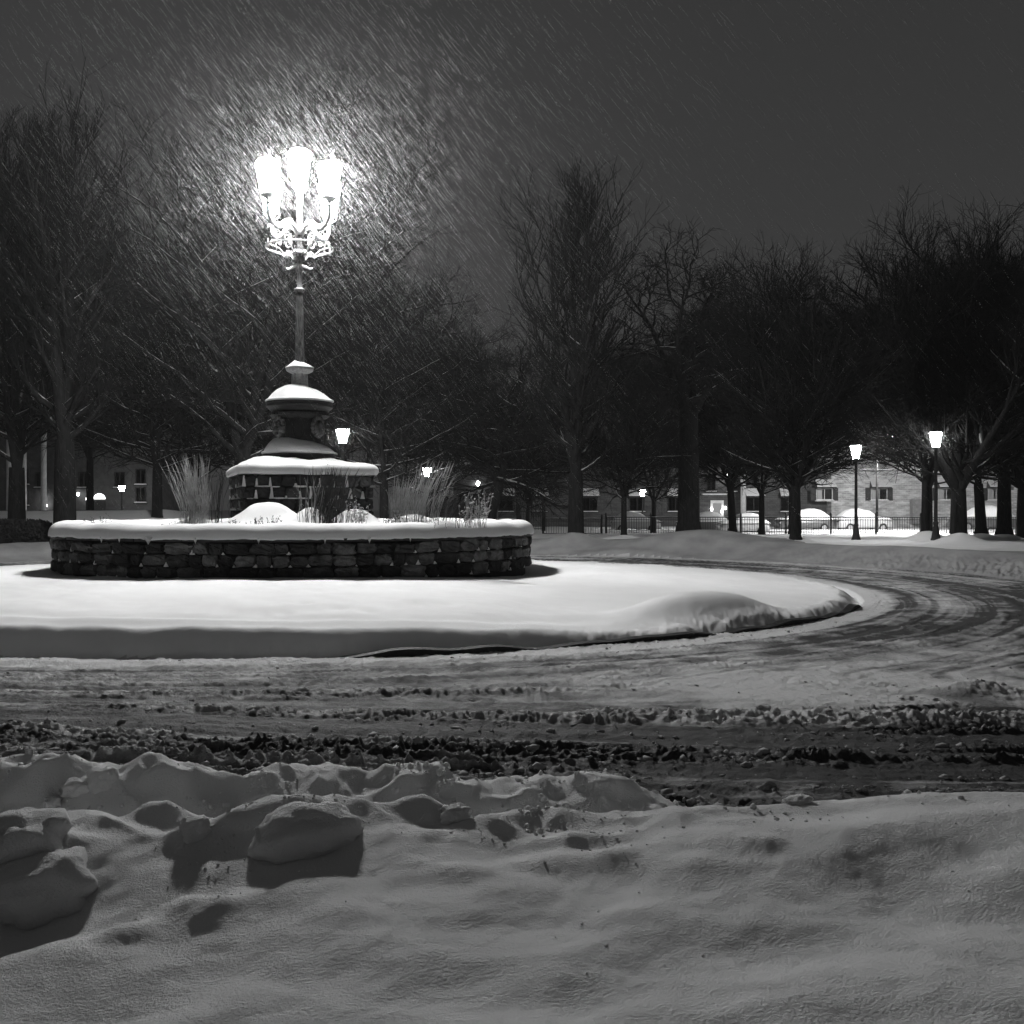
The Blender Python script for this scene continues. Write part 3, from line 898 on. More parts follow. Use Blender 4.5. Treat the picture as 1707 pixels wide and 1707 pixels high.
nk.lathe([(0.22, zl(650)), (0.17, zl(643)), (0.13, zl(632)), (0.14, zl(624)), (0.20, zl(622)), (0.27, zl(619)), (0.285, zl(616)), (0.285, zl(614)), (0.1, zl(613))], 32)
for k in range(6):
    a = math.pi / 3 * k
    nk.tube([(0.16 * math.cos(a), 0.16 * math.sin(a), zl(645)), (0.145 * math.cos(a), 0.145 * math.sin(a), zl(624))], 0.022, 6)
nk.build('neck', M['paleiron'], monument, True)
snow_cap('collar_snow', circle_outline(0.29, 40), zl(614), 0.03, 0.19, (-0.07, 0), monument, 17, 0.9, drop=0.0)
pl = MB()
pl.lathe([(0.095, zl(614)), (0.088, zl(590)), (0.076, zl(545)), (0.066, zl(500)), (0.062, zl(488))], 48, flute=0.10, nf=10)
pl.lathe([(0.075, zl(488)), (0.10, zl(485)), (0.11, zl(483)), (0.06, zl(482)), (0.05, zl(470)), (0.055, zl(455)), (0.10, zl(450)), (0.07, zl(444)), (0.055, zl(438)), (0.09, zl(425)), (0.12, zl(418)), (0.05, zl(408)), (0.045, zl(395)), (0.06, zl(386)), (0.04, zl(380))], 24)
pl.build('pole', noisy('light_streaked_iron', 0.01, 0.16, 9, 0.6, 40, 0.004, stretch=(4, 4, 0.5)), monument, True)  # pale upright streaks painted in for light catching the flutes
snow_cap('finial_snow', circle_outline(0.105, 24), zl(482.5), 0.01, 0.09, (-0.0, 0), monument, 19, 0.6, nring=8, drop=0.0)
# short cross arms with snow lying on them
for s_ in (-1, 1):
    ca = MB()
    ca.tube([(0.04 * s_, 0, zl(447)), (0.12 * s_, 0, zl(449)), (0.22 * s_, 0, zl(452)), (0.27 * s_, 0, zl(450)), (0.31 * s_, 0, zl(444))], [.04, .038, .032, .022, .012], 8)
    arm_ = ca.build('cross_arm', M['castiron'], monument, True)
    cs = MB()
    cs.tube([(0.05 * s_, 0, zl(444)), (0.13 * s_, 0, zl(446)), (0.22 * s_, 0, zl(449)), (0.28 * s_, 0, zl(447))], [.045, .04, .03, .015], 8)
    cs.build('arm_snow', M['snow'], arm_, True)
# basket ring and its stays
rg_ = MB()
rz_ = zl(414)
pts = [(0.69 * math.cos(t), 0.69 * math.sin(t), rz_) for t in np.linspace(0, 2 * math.pi, 61)]
rg_.tube(pts, 0.016, 8, cap=False)
for k in range(8):
    a = math.radians(35 + 45 * k)
    rg_.tube([(0.06 * math.cos(a), 0.06 * math.sin(a), zl(427)), (.25 * math.cos(a), .25 * math.sin(a), zl(421)), (.33 * math.cos(a), .33 * math.sin(a), zl(427)), (.45 * math.cos(a), .45 * math.sin(a), zl(419)), (.69 * math.cos(a), .69 * math.sin(a), rz_)], 0.016, 6)
    if k % 2 == 0:
        rg_.tube([(.69 * math.cos(a), .69 * math.sin(a), rz_ - .05), (.69 * math.cos(a), .69 * math.sin(a), rz_ + .10)], [.03, .012], 6)
rg_.build('basket_ring', M['paleiron'], monument, True)
bsn = MB(); bsn.lathe([(0.17, zl(424)), (0.15, zl(421)), (0.09, zl(417)), (0.03, zl(411)), (0.005, zl(409))], 16)
bsn.build('boss_snow', M['snow'], monument, True)
ctr = MB()
ctr.lathe([(0.06, zl(392)), (0.11, zl(386)), (0.05, zl(378)), (0.048, zl(345)), (0.062, zl(343)), (0.062, zl(322)), (0.05, zl(318)), (0.13, zl(311)), (0.15, zl(308)), (0.15, zl(307)), (0.02, zl(307))], 20)
ctr.build('centre_stem', M['paleiron'], monument, True)

def lantern(parent, at, h=0.70, rt=0.240, rb=0.140, with_flame=0):
    """an eight-sided tapering glass lantern with ribs, roof and cradle"""
    body = MB()
    z0 = 0.0
    n = 8
    body.lathe([(rb, z0), (rb * 1.02, z0 + 0.05), (rt * 0.90, z0 + h * 0.66), (rt, z0 + h * 0.80), (rt * 1.0, z0 + h * 0.90), (rt * .82, z0 + h * 0.97), (rt * .45, z0 + h)], n, at)
    g = body.build('lantern', M['lamp'], parent)
    rb_ = MB()
    for k in range(n):
        a = 2 * math.pi * k / n
        q = [(rb + .006, 0), (rt * 0.90 + .006, h * 0.66), (rt + .010, h * 0.80), (rt + .010, h * .9), (rt * .84, h * 0.975)]
        rb_.tube([(at[0] + r * math.cos(a), at[1] + r * math.sin(a), at[2] + zz_) for r, zz_ in q], 0.007, 4)
    rb_.build('lantern_ribs', M['paleiron'], g)
    fn = MB()
    fn.lathe([(rt * .4, h - .01), (rt * .3, h + .015), (.03, h + .03), (.02, h + .05)], 10, at)
    fn.build('lantern_finial', M['paleiron'], g)
    cr = MB()
    cr.lathe([(0.03, -0.20), (0.05, -0.17), (0.035, -.12), (0.09, -0.06), (rb * 1.2, -0.02), (rb * 1.2, -0.008), (rb * .9, -0.002)], 16, at)
    for k in range(4):
        a = math.pi / 4 + math.pi / 2 * k
        q = [(rb + .02, .06), (rb + .045, -.02), (rb + .03, -.10), (rb * .6, -.16), (.03, -.17)]
        cr.tube([(at[0] + r * math.cos(a), at[1] + r * math.sin(a), at[2] + zz_) for r, zz_ in q], 0.014, 6)
    cr.build('lantern_cradle', M['paleiron'], g)
    return g
lantern(monument, (0, 0, zl(306)))
RL = 0.86
for k, dg in enumerate((-35, -125, -215, -305)):
    a = math.radians(dg)
    ca_, sa_ = math.cos(a), math.sin(a)
    at = (RL * ca_, RL * sa_, zl(341))
    lantern(monument, at)
    arm = MB()
    q = [(0.05, zl(392)), (0.14, zl(380)), (0.26, zl(376)), (0.38, zl(379)), (0.52, zl(387)), (0.64, zl(389)), (0.76, zl(384)), (0.84, zl(374)), (0.86, zl(362)), (0.86, zl(352))]
    arm.tube([(r * ca_, r * sa_, zz_) for r, zz_ in q], [.045, .05, .05, .045, .045, .045, .045, .04, .035, .035], 8)
    # scrolls under the arm
    sp = []
    for t in np.linspace(0, 3.4 * math.pi, 34):
        rr_ = 0.125 * (1 - t / (3.4 * math.pi) * 0.8)
        sp.append(((0.34 + rr_ * math.cos(t)) * ca_, (0.34 + rr_ * math.cos(t)) * sa_, zl(402) + rr_ * math.sin(t)))
    arm.tube(sp, 0.016, 6)
    sp = []
    for t in np.linspace(0, 2.6 * math.pi, 24):
        rr_ = 0.07 * (1 - t / (2.6 * math.pi) * 0.8)
        sp.append(((0.60 + rr_ * math.cos(t)) * ca_, (0.60 + rr_ * math.cos(t)) * sa_, zl(398) + rr_ * math.sin(t)))
    arm.tube(sp, 0.014, 6)
    arm.tube([(.62 * ca_, .62 * sa_, zl(388)), (.72 * ca_, .72 * sa_, zl(397)), (.70 * ca_, .70 * sa_, zl(408))], 0.016, 6)
    for t in range(9):
        r0 = 0.60 + 0.03 * t
        arm.tube([(r0 * ca_, r0 * sa_, zl(389)), ((r0 + .05) * ca_, (r0 + .05) * sa_, zl(393 + (t % 3) * 2))], [.018, .006], 5)
    arm.build('lamp_arm', M['paleiron'], monument, True)
    as_ = MB()
    as_.tube([(r * ca_, r * sa_, zz_ + .045) for r, zz_ in q[1:7]], [.02, .045, .045, .04, .045, .03], 8)
    as_.build('arm_snow', M['snow'], monument, True)
# two wavy whips rising from the inner lanterns
for s_, u0, u1 in ((-1, 463, 446.5), (1, 541, 555.5)):
    wp = MB()
    def X(u): return (u - 499.5) / F_PX * LY
    P = [(X(463 if s_ < 0 else 538), 0.1, zl(300)), (X(461 if s_ < 0 else 541), 0.1, zl(282)), (X(453 if s_ < 0 else 548), .1, zl(270)), (X(450.5 if s_ < 0 else 552), .1, zl(260)), (X(448 if s_ < 0 else 550), .1, zl(257)), (X(447 if s_ < 0 else 554), .1, zl(250)), (X(446 if s_ < 0 else 556), .1, zl(247))]
    wp.tube(P, [.03, .03, .025, .022, .016, .012, .008], 6)
    wp.build('wavy_whip', M['paleiron'], monument, True)

# ------------------------------------------------------------------ dry grasses and plants in the planter
PZ = 0.35 + WT + 0.24
def grass_clump(u, d, n, h, spread, mat, label, lean=0.0, seed=1, plume=True, z0=None, group='dry grass clumps in the planter'):
    r = random.Random(seed)
    p = px(u, 850, d)
    root = (p.x, p.y, PZ if z0 is None else z0)
    mb = MB()
    for i in range(n):
        a = r.uniform(0, 6.283); s_ = r.uniform(0, spread) ** 1.0
        b = Vector((s_ * .95 * math.cos(a), s_ * .8 * math.sin(a), -0.05))
        hh = h * r.uniform(0.45, 1.0)
        ln = Vector((lean + math.cos(a) * s_ * .40 + r.gauss(0, .09), math.sin(a) * s_ * .6, 0)); kx_, ky_ = r.gauss(0, .02), r.gauss(0, .25)
        pts = [b + ln * (t ** 2.0 + ky_ * t * (1 - t)) * hh * 0.8 + Vector((kx_ * math.sin(t * 7), 0, hh * t * (1 - .12 * abs(ln.x) * t))) for t in (0, .3, .6, .85, 1.0)]
        mb.tube(pts, [.0045, .004, .004, (.009 if plume and r.random() < .6 else .003), .0015], 3, cap=False)
    o = mb.build('grass_clump', mat, None, False, root)
    tag(o, label, 'ornamental grass', group)
    return o
grass_clump(325, 18.9, 140, 1.42, .30, M['dryplant'], 'tall feathery dry grass clump at the left of the stone pedestal', -.12, 2)
grass_clump(362, 19.2, 26, 1.15, .22, M['darkplant'], 'thin dark stems between the tall pale grass and the pedestal', .1, 3)
grass_clump(545, 18.6, 190, 1.15, .42, M['darkplant'], 'dark wispy grass clump in front of the pedestal stones', .1, 4)
grass_clump(520, 18.4, 34, 1.05, .35, M['dryplant'], 'sparse pale grass stems crossing the front of the pedestal', .05, 41)
grass_clump(665, 18.4, 60, 1.0, .22, M['dryplant'], 'narrow upright grass tuft right of the pedestal, the left of a pair', .05, 5)
grass_clump(700, 18.3, 80, 1.30, .34, M['dryplant'], 'broad grass clump leaning right below the far globe lamp', .25, 6)
grass_clump(735, 18.6, 20, .9, .3, M['darkplant'], 'few loose stems arching right of the broad leaning grass clump', .4, 7)
def seed_plant(u, d, n, h, spread, leafsz, label, seed, mat):
    r = random.Random(seed); p = px(u, 850, d); mb = MB()
    for i in range(n):
        b = Vector((r.uniform(-spread, spread), r.uniform(-.15, .15), -.03)); hh = h * r.uniform(.4, 1)
        t = b + Vector((r.uniform(-.3, .3) * hh, r.uniform(-.2, .2) * hh, hh)); m_ = (b + t) / 2 + Vector((r.uniform(-.03, .03), 0, 0))
        mb.tube([b, m_, t], [.005, .004, .003], 3, cap=False)
        for k in range(3 + int(hh * 14)):
            q = b.lerp(t, r.uniform(.3, 1.05)) + Vector((r.uniform(-.03, .03), r.uniform(-.03, .03), r.uniform(-.01, .02)))
            s_ = leafsz * r.uniform(.5, 1.2)
            e = Vector((r.uniform(-1, 1), r.uniform(-1, 1), r.uniform(-.7, .7))).normalized() * s_; f_ = e.orthogonal().normalized() * s_ * .6
            mb.add([q - e, q + f_, q + e, q - f_, q + Vector((0, 0, s_ * .4))], [(0, 1, 4), (1, 2, 4), (2, 3, 4), (3, 0, 4)])
    o = mb.build('shrub', mat, None, False, (p.x, p.y, PZ))
    tag(o, label, 'plant', 'small plants poking from the planter snow')
seed_plant(595, 17.9, 22, .55, .12, .028, 'leafy frosted plant at the right of the pale mound before the pedestal', 11, M['paleiron'])
seed_plant(790, 18.0, 34, .62, .22, .026, 'leafy frosted shrub at the right end of the planter bed', 12, M['paleiron'])
seed_plant(292, 17.4, 7, .12, .25, .02, 'dark seed heads at the foot of the tall left grass clump', 13, M['darkplant'])
seed_plant(400, 17.4, 8, .14, .2, .02, 'dark seed heads left of centre along the planter snow', 14, M['darkplant'])
seed_plant(445, 17.4, 22, .22, .24, .018, 'dense dark sprigs in front of the shaded mound', 15, M['darkplant'])
seed_plant(655, 17.6, 16, .26, .12, .018, 'dark sprig below the narrow upright grass tuft', 16, M['darkplant'])
seed_plant(740, 17.7, 10, .2, .3, .012, 'thin bare sprigs right of the broad leaning grass', 18, M['darkplant'])
seed_plant(170, 19.2, 14, .2, .35, .016, 'low dark sprigs near the left rim of the planter', 19, M['darkplant'])

# ------------------------------------------------------------------ park lamps
def make_park_lamp():
    root = empty('park_lamp')
    H = 4.05
    b = MB()
    b.lathe([(0.19, 0), (0.19, 0.05), (0.17, 0.08), (0.10, 0.48), (0.085, 0.55), (0.10, 0.60), (0.10, 0.66), (0.07, 0.70)], 8)
    b.build('lamp_base', M['iron'], root)
    p = MB(); p.lathe([(0.066, 0.68), (0.060, 1.6), (0.050, H - 0.80), (0.075, H - 0.78), (0.05, H - 0.74), (0.06, H - 0.70), (0.12, H - 0.665)], 16, flute=.06, nf=8)
    p.build('post', M['iron'], root)
    g = MB(); g.lathe([(0.12, H - 0.66), (0.13, H - 0.62), (0.235, H - 0.12), (0.18, H - 0.10)], 8)
    gl = g.build('lantern', M['parklamp'], root)
    r = MB()
    for k in range(8):
        a = 2 * math.pi * k / 8; c_, s_ = math.cos(a), math.sin(a)
        r.tube([(.135 * c_, .135 * s_, H - .66), (.243 * c_, .243 * s_, H - .12)], .017, 4)
        a2 = a + math.pi / 8; c_, s_ = math.cos(a2), math.sin(a2)
        r.tube([(.25 * c_, .25 * s_, H - .12), (.255 * c_, .255 * s_, H - .06)], [.03, .006], 4)
    r.tube([(.243 * math.cos(t), .243 * math.sin(t), H - .12) for t in np.linspace(0, 2 * math.pi, 17)], .014, 5, cap=False)
    r.build('lantern_ribs', M['iron'], gl)
    c = MB(); c.lathe([(0.235, H - .105), (0.20, H - .06), (0.10, H - 0.01), (0.04, H + .02), (0.03, H + .07), (0.005, H + .12)], 16)
    c.build('lamp_cap', M['iron'], root)
    return root
PL = [  # lantern centre px, base y px, distance, label
    (1560, 905, 36.3, 'tall black park lamp at the right, beside the forked snowy tree'),
    (1427, 903, 40.0, 'black park lamp standing clear in front of the brick building'),
    (571, 880, 36.0, 'park lamp whose lantern shows just right of the drum of the monument'),
    (712, 885, 50.0, 'brightly glaring park lamp above the leaning grass clump'),
    (203, 868, 68.0, 'small distant park lamp at the left beyond the planter'),
    (1071, 895, 75.0, 'small distant park lamp left of the dark middle trunks')]
proto = make_park_lamp()
for i, (u, v, d, lb) in enumerate(PL):
    o = proto if i == 0 else copy_tree(proto)
    p = px(u, v, d)
    if i in (0, 1): zz0 = ground_z(p.x, p.y) - 0.02
    else: zz0 = p.z
    top = {0: 712, 1: 735, 2: 708, 3: 775, 4: 808, 5: 813}[i]
    ztop = CAM_H - (top - 850) / F_PX * d
    sc = (ztop - zz0) / 4.12
    o.location = (p.x, p.y, zz0); o.scale = (1.0, 1.0, sc)
    tag(o, lb, 'park lamp', 'park lamps')

# ------------------------------------------------------------------ bare winter trees
def mesh_tubes(groups):
    """groups: dict (K, n) -> list of (points K x 3, radii K); returns verts, quads"""
    VV = []; QQ = []; off = 0
    for (K, n), lst in groups.items():
        P = np.array([l[0] for l in lst]); R = np.array([l[1] for l in lst])
        D = np.gradient(P, axis=1); D /= np.maximum(np.linalg.norm(D, axis=2, keepdims=True), 1e-9)
        ref = np.where(np.abs(D[:, :1, 2:3]) < 0.9, np.array([0, 0, 1.0]), np.array([1.0, 0, 0]))
        ref = np.repeat(ref, K, 1)
        U = np.cross(D, ref); U /= np.maximum(np.linalg.norm(U, axis=2, keepdims=True), 1e-9)
        Wv = np.cross(D, U)
        a = 2 * np.pi * np.arange(n) / n
        V = P[:, :, None] + R[:, :, None, None] * (U[:, :, None] * np.cos(a)[None, None, :, None] + Wv[:, :, None] * np.sin(a)[None, None, :, None])
        N_ = len(lst)
        b, i, k = np.meshgrid(np.arange(N_), np.arange(K - 1), np.arange(n), indexing='ij')
        base = off + b * K * n
        q = np.stack([base + i * n + k, base + i * n + (k + 1) % n, base + (i + 1) * n + (k + 1) % n, base + (i + 1) * n + k], -1).reshape(-1, 4)
        VV.append(V.reshape(-1, 3)); QQ.append(q); off += N_ * K * n
    return np.concatenate(VV), np.concatenate(QQ)

def grow(seed, H, r0, fork, width, nstem=3, stem_ang=14, nlimb=46, low_ang=65, top_ang=22, up=0.35, wob=0.10,
         n2=9, n3=6, n4=2, env='oval', lean=(0, 0), twig_r=0.007, droop_low=0.0):
    r = random.Random(seed)
    wood = {}; fine = {}
    def line(start, d, L, ra, rb, K, wobble, upb, store, n, flare=False):
        p = Vector(start); d = Vector(d).normalized(); pts = [tuple(p)]; dirs = [d.copy()]; rad = [ra]
        step = L / (K - 1)
        for i in range(1, K):
            d = d + Vector((r.gauss(0, wobble), r.gauss(0, wobble), r.gauss(0, wobble) * .6 + upb / (K - 1)))
            d.normalize(); p = p + d * step
            pts.append(tuple(p)); dirs.append(d.copy())
            t = i / (K - 1); rad.append(ra * (1 - t) + rb * t)
        store.setdefault((K, n), []).append((pts, rad))
        return [Vector(q) for q in pts], dirs, rad
    def at(pl, t):
        P, D, R = pl; f = t * (len(P) - 1); i = min(int(f), len(P) - 2); g = f - i
        return P[i].lerp(P[i + 1], g), D[i + 1 if g > .5 else i], R[i] * (1 - g) + R[i + 1] * g
    def side(d, ang, az=None):
        o = d.orthogonal().normalized(); az = r.uniform(0, 6.283) if az is None else az
        o = Matrix.Rotation(az, 3, d) @ o
        return (d * math.cos(ang) + o * math.sin(ang)).normalized()
    lx, ly = lean
    # trunk with a flared foot
    P = [(0, 0, -0.4), (0, 0, 0.0), (lx * .1, ly * .1, fork * .12), (lx * .35, ly * .35, fork * .45), (lx * .7, ly * .7, fork * .75), (lx, ly, fork)]
    wood.setdefault((6, 12), []).append((P, [r0 * 1.75, r0 * 1.4, r0 * 1.08, r0, r0 * .93, r0 * .88]))
    top = Vector((lx, ly, fork)); stems = []
    for s_ in range(nstem):
        az = 2 * math.pi * s_ / nstem + r.uniform(-.4, .4)
        an = math.radians(stem_ang * r.uniform(.6, 1.3)) * (0 if s_ == 0 and nstem > 2 else 1)
        d = Vector((math.sin(an) * math.cos(az) + lx * .05, math.sin(an) * math.sin(az) + ly * .05, math.cos(an)))
        L = (H - fork) * (1.0 if s_ == 0 else r.uniform(.80, .97))
        ra = r0 * (0.78 if nstem == 1 else 0.60 * r.uniform(.85, 1.1))
        stems.append(line(top - Vector((0, 0, .15)), d, L, ra, 0.012, 14, wob * .5, 0.25, wood, 8))
    limbs = []
    for i in range(nlimb):
        st_ = stems[i % nstem]
        t = ((i + 0.5) / nlimb) ** 0.95 * 0.93
        if env == 'vase': t = t * 0.8
        p, d, rad = at(st_, t)
        hrel = (p.z - fork) / (H - fork)
        if env == 'oval': e = math.sin(math.pi * min(1, (hrel * 0.86 + 0.20))) ** 0.8
        elif env == 'vase': e = 0.75 + 0.45 * hrel if hrel < .6 else 1.02 * (1 - hrel) / .4 + .12
        elif env == 'round': e = math.sqrt(max(0.05, 1 - (hrel * 1.5 - .55) ** 2))
        else: e = 1 - hrel * 0.75
        ang = math.radians(low_ang * (1 - hrel) + top_ang * hrel) * r.uniform(.8, 1.2)
        az = i * 2.39996 + r.uniform(-.5, .5)
        dd = Vector((math.cos(az) * math.sin(ang), math.sin(az) * math.sin(ang), math.cos(ang) - droop_low * (1 - hrel)))
        L = max(0.8, width * e * r.uniform(.75, 1.12))
        ra = min(rad * .8, r0 * 0.42 * (0.5 + 0.5 * L / width))
        limbs.append((line(p, dd, L, ra, 0.020, 9, wob, up * (1.2 - hrel * .5), wood, 6), L))
    for s_ in stems:
        limbs.append((s_, (H - fork) * .5))
    for (lb, L) in limbs:
        m2_ = max(4, int(n2 * (0.45 + .75 * L / width)))
        for j in range(m2_):
            t = 0.16 + 0.80 * (j + r.random()) / m2_
            p, d, rad = at(lb, t)
            L2 = L * (0.50 - 0.22 * t) * r.uniform(.7, 1.25) + 0.25
            d2 = side(d, math.radians(r.uniform(28, 55)))
            d2.z += up * .4; 
            b2 = line(p, d2, L2, min(rad * .7, .05), .011, 6, wob * 1.25, up * .8, fine, 4)
            for k in range(n3):
                t3 = 0.18 + 0.80 * (k + r.random()) / n3
                p3, d3, r3 = at(b2, t3)
                L3 = L2 * (0.55 - .25 * t3) * r.uniform(.7, 1.3) + 0.18
                dd3 = side(d3, math.radians(r.uniform(25, 55))); dd3.z += up * .3
                b3 = line(p3, dd3, L3, min(r3 * .65, .016), twig_r, 4, wob * 1.3, up * .5, fine, 3)
                for q_ in range(n4):
                    t4 = 0.25 + .72 * (q_ + r.random()) / n4
                    p4, d4, r4 = at(b3, t4)
                    line(p4, side(d4, math.radians(r.uniform(25, 60))), L3 * r.uniform(.35, .7) + .08, twig_r, twig_r * .5, 3, wob, up * .3, fine, 3)
    return mesh_tubes(wood), mesh_tubes(fine)

def tree_proto(name, **kw):
    (wv, wq), (fv, fq) = grow(**kw)
    mw = np_mesh('trunk', wv, quads=wq, mat=M['bark'], smooth=True)
    mf = np_mesh('crown', fv, quads=fq, mat=M['twig'])
    w, f = mw.data, mf.data
    bpy.data.objects.remove(mw); bpy.data.objects.remove(mf)
    return (w, f, kw['H'])
TP = {
    'oval':   tree_proto('oval', seed=3, H=15, r0=.30, fork=2.6, width=3.9, nstem=4, stem_ang=9, nlimb=58, low_ang=70, top_ang=16, up=.60, wob=.06, n2=7, n3=5, n4=1, env='oval'),
    'oval2':  tree_proto('oval2', seed=14, H=15, r0=.34, fork=3.4, width=3.4, nstem=3, stem_ang=11, nlimb=52, low_ang=68, top_ang=16, up=.65, wob=.06, n2=7, n3=5, n4=1, env='oval'),
    'wide':   tree_proto('wide', seed=5, H=15, r0=.34, fork=3.0, width=6.0, nstem=4, stem_ang=22, nlimb=54, low_ang=66, top_ang=34, up=.40, wob=.17, n2=10, n3=6, n4=1, env='oval'),
    'gnarl':  tree_proto('gnarl', seed=8, H=11.5, r0=.40, fork=5.0, width=3.3, nstem=4, stem_ang=30, nlimb=26, low_ang=75, top_ang=40, up=.15, wob=.30, n2=8, n3=5, n4=2, env='round', twig_r=.010),
    'vase':   tree_proto('vase', seed=9, H=10, r0=.19, fork=2.1, width=3.6, nstem=5, stem_ang=24, nlimb=54, low_ang=66, top_ang=22, up=.35, wob=.07, n2=10, n3=6, n4=2, env='vase'),
    'vase2':  tree_proto('vase2', seed=19, H=11, r0=.30, fork=1.9, width=4.2, nstem=6, stem_ang=34, nlimb=50, low_ang=62, top_ang=24, up=.45, wob=.09, n2=10, n3=6, n4=2, env='vase'),
    'far':  tree_proto('far', seed=41, H=9, r0=.11, fork=2.0, width=4.4, nstem=4, stem_ang=26, nlimb=44, low_ang=75, top_ang=28, up=.3, wob=.12, n2=10, n3=6, n4=2, env='oval'),
    'small':  tree_proto('small', seed=23, H=7.5, r0=.24, fork=2.2, width=3.6, nstem=4, stem_ang=38, nlimb=36, low_ang=80, top_ang=45, up=.12, wob=.16, n2=10, n3=6, n4=2, env='round', lean=(.5, 0), droop_low=.15),
    'dense':  tree_proto('dense', seed=31, H=9, r0=.17, fork=2.0, width=4.2, nstem=4, stem_ang=26, nlimb=44, low_ang=75, top_ang=30, up=.25, wob=.13, n2=10, n3=6, n4=2, env='oval'),
}
def place_tree(kind, u, v, d, topv, label, rz=0.0, wide=1.0, tilt=(0, 0)):
    w, f, H = TP[kind]
    p = px(u, v, d)
    z0 = ground_z(p.x, p.y) if d < 60 else 0.0
    if z0 > p.z: z0 = p.z
    ht = CAM_H - (topv - 850) / F_PX * d - z0
    s_ = ht / H
    root = empty('bare_tree', (p.x, p.y, z0), rz)
    root.rotation_euler = (tilt[0], tilt[1], rz)
    root.scale = (s_ * wide, s_ * wide, s_)
    a = bpy.data.objects.new('trunk', w); b = bpy.data.objects.new('crown', f)
    for o in (a, b): C.objects.link(o); o.parent = root
    tag(root, label, 'tree', 'bare winter trees in the park')
    return root
T = place_tree
T('oval2', 108, 872, 34, 150, 'tallest bare tree at the left, its thick trunk behind the left end of the planter', .3, 1.0)
T('oval', 28, 872, 37, 190, 'bare tree at the left edge, crown cut by the frame', 1.6, .95)
T('wide', 405, 868, 37, 185, 'broad bare tree directly behind the monumental lamp, left of its pole', .8, .95)
T('wide', 570, 868, 41, 182, 'broad bare tree behind the monumental lamp, right of its pole', 2.9, .85)
T('dense', 262, 868, 43, 470, 'dense lower tree between the tallest left tree and the lamp', 1.2, 1.1)
T('dense', 640, 872, 40, 480, 'rounded bare tree right of the monument, above the leaning grass', 4.0, 1.0)
T('oval', 960, 899, 38, 262, 'tall tapering bare tree in the middle with a nest near its top', .0, 1.0)
T('small', 808, 872, 44, 590, 'low spreading tree with a leaning trunk left of the tall middle tree', 0.2, 1.25)
T('dense', 1040, 896, 40, 600, 'shorter dark tree just right of the tall middle tree', 2.2, .9)
T('gnarl', 1148, 893, 42, 425, 'gnarled tree with twisting limbs and a massive dark trunk', 0.9, 1.05)
T('vase', 1222, 889, 49, 520, 'slender leaning tree between the gnarled tree and the vase-shaped one', .3, .9, (0, -.06))
T('vase', 1326, 903, 34.5, 462, 'vase-shaped tree with upswept branches left of the clear park lamp', 1.0, 1.08)
T('far', 1543, 894, 41, 455, 'straight-trunked tree just left of the tall right park lamp', 2.4, 1.25)
T('vase2', 1598, 903, 37.4, 392, 'forked tree with snow along its big lit limbs, right of the tall park lamp', .5, .95)
T('oval', 1636, 888, 43, 415, 'tree with a leaning trunk behind the forked snowy tree', 1.9, .9, (0, .08))
T('oval2', 1674, 892, 45, 450, 'thick dark trunk at the right edge of the park', 2.7, 1.1)
T('far', 150, 860, 58, 420, 'distant tree seen past the tallest left tree', .2, 1.1)
T('far', 330, 860, 60, 450, 'distant tree above the tall dry grass', .9, 1.2)
T('far', 480, 862, 62, 480, 'distant tree straight behind the drum of the monument', 1.9, 1.2)
T('far', 720, 868, 52, 610, 'distant low tree beneath the open sky right of the monument', 2.5, 1.2)
T('far', 880, 872, 60, 680, 'distant tree filling the gap left of the tall middle trunk', 3.5, 1.2)
T('far', 1090, 880, 60, 620, 'distant tree in the gap between the middle trunks', 5.0, 1.2)
T('far', 1270, 885, 56, 580, 'distant tree in the gap left of the vase-shaped tree', 5.6, 1.3)
T('far', 1320, 885, 56, 560, 'distant tree lined up behind the vase-shaped one', 1.5, 1.3)
T('far', 1549, 885, 55, 520, 'distant tree lined up behind the straight trunk at the right', 3.5, 1.2)
T('vase2', 1710, 890, 47, 420, 'tree mostly outside the right edge, branches reaching in', 3.1, 1.1)
# the nest
nb = MB(); rn = random.Random(5)
nc_ = px(960, 319, 37.9)
for i in range(420):
    a = rn.uniform(0, 6.28); rr_ = .24 * rn.random() ** .5; b = a + rn.uniform(.8, 2.2)
    nb.tube([(rr_ * math.cos(a), rr_ * math.sin(a), rn.uniform(-.12, .10)), (.24 * math.cos(b), .24 * math.sin(b), rn.uniform(-.14, .18))], .017, 3)
tag(nb.build('nest', M['twig'], None, False, nc_), 'dark twig nest high in the tall middle tree', 'nest')

# ------------------------------------------------------------------ iron fence
def make_fence(u0, u1, d, label, z0, seed):
    x0 = (u0 - 853.5) / F_PX * d; x1 = (u1 - 853.5) / F_PX * d
    root = empty('iron_fence', (x0, d, z0)); tag(root, label, 'fence', 'iron fences along the back of the park')
    L = x1 - x0; n = int(L / 2.4)
    rl = MB(); rl.box((L / 2, 0, .98), (L, .04, .045)); rl.box((L / 2, 0, .84), (L, .03, .03)); rl.box((L / 2, 0, .14), (L, .04, .04))
    rl.build('rail', M['iron'], root)
    pk = MB(); k = 0; x = .06
    while x < L:
        pk.box((x, 0.002, .52), (.022, .022, 1.0)); x += .14
    pk.build('pickets', M['iron'], root)
    sn_ = MB(); sn_.box((L / 2, 0, 1.012), (L, .045, .018)); sn_.build('rail_snow', M['snow'], root)
    for i in range(n + 1):
        p = MB(); p.box((L * i / n, 0, .55), (.09, .09, 1.14)); p.lathe([(.07, 1.12), (.05, 1.18), (.01, 1.24)], 6, (L * i / n, 0, 0))
        p.build('post', M['iron'], root)
make_fence(1010, 1760, 58, 'long black iron picket fence in front of the snow-covered cars', 0.20, 1)
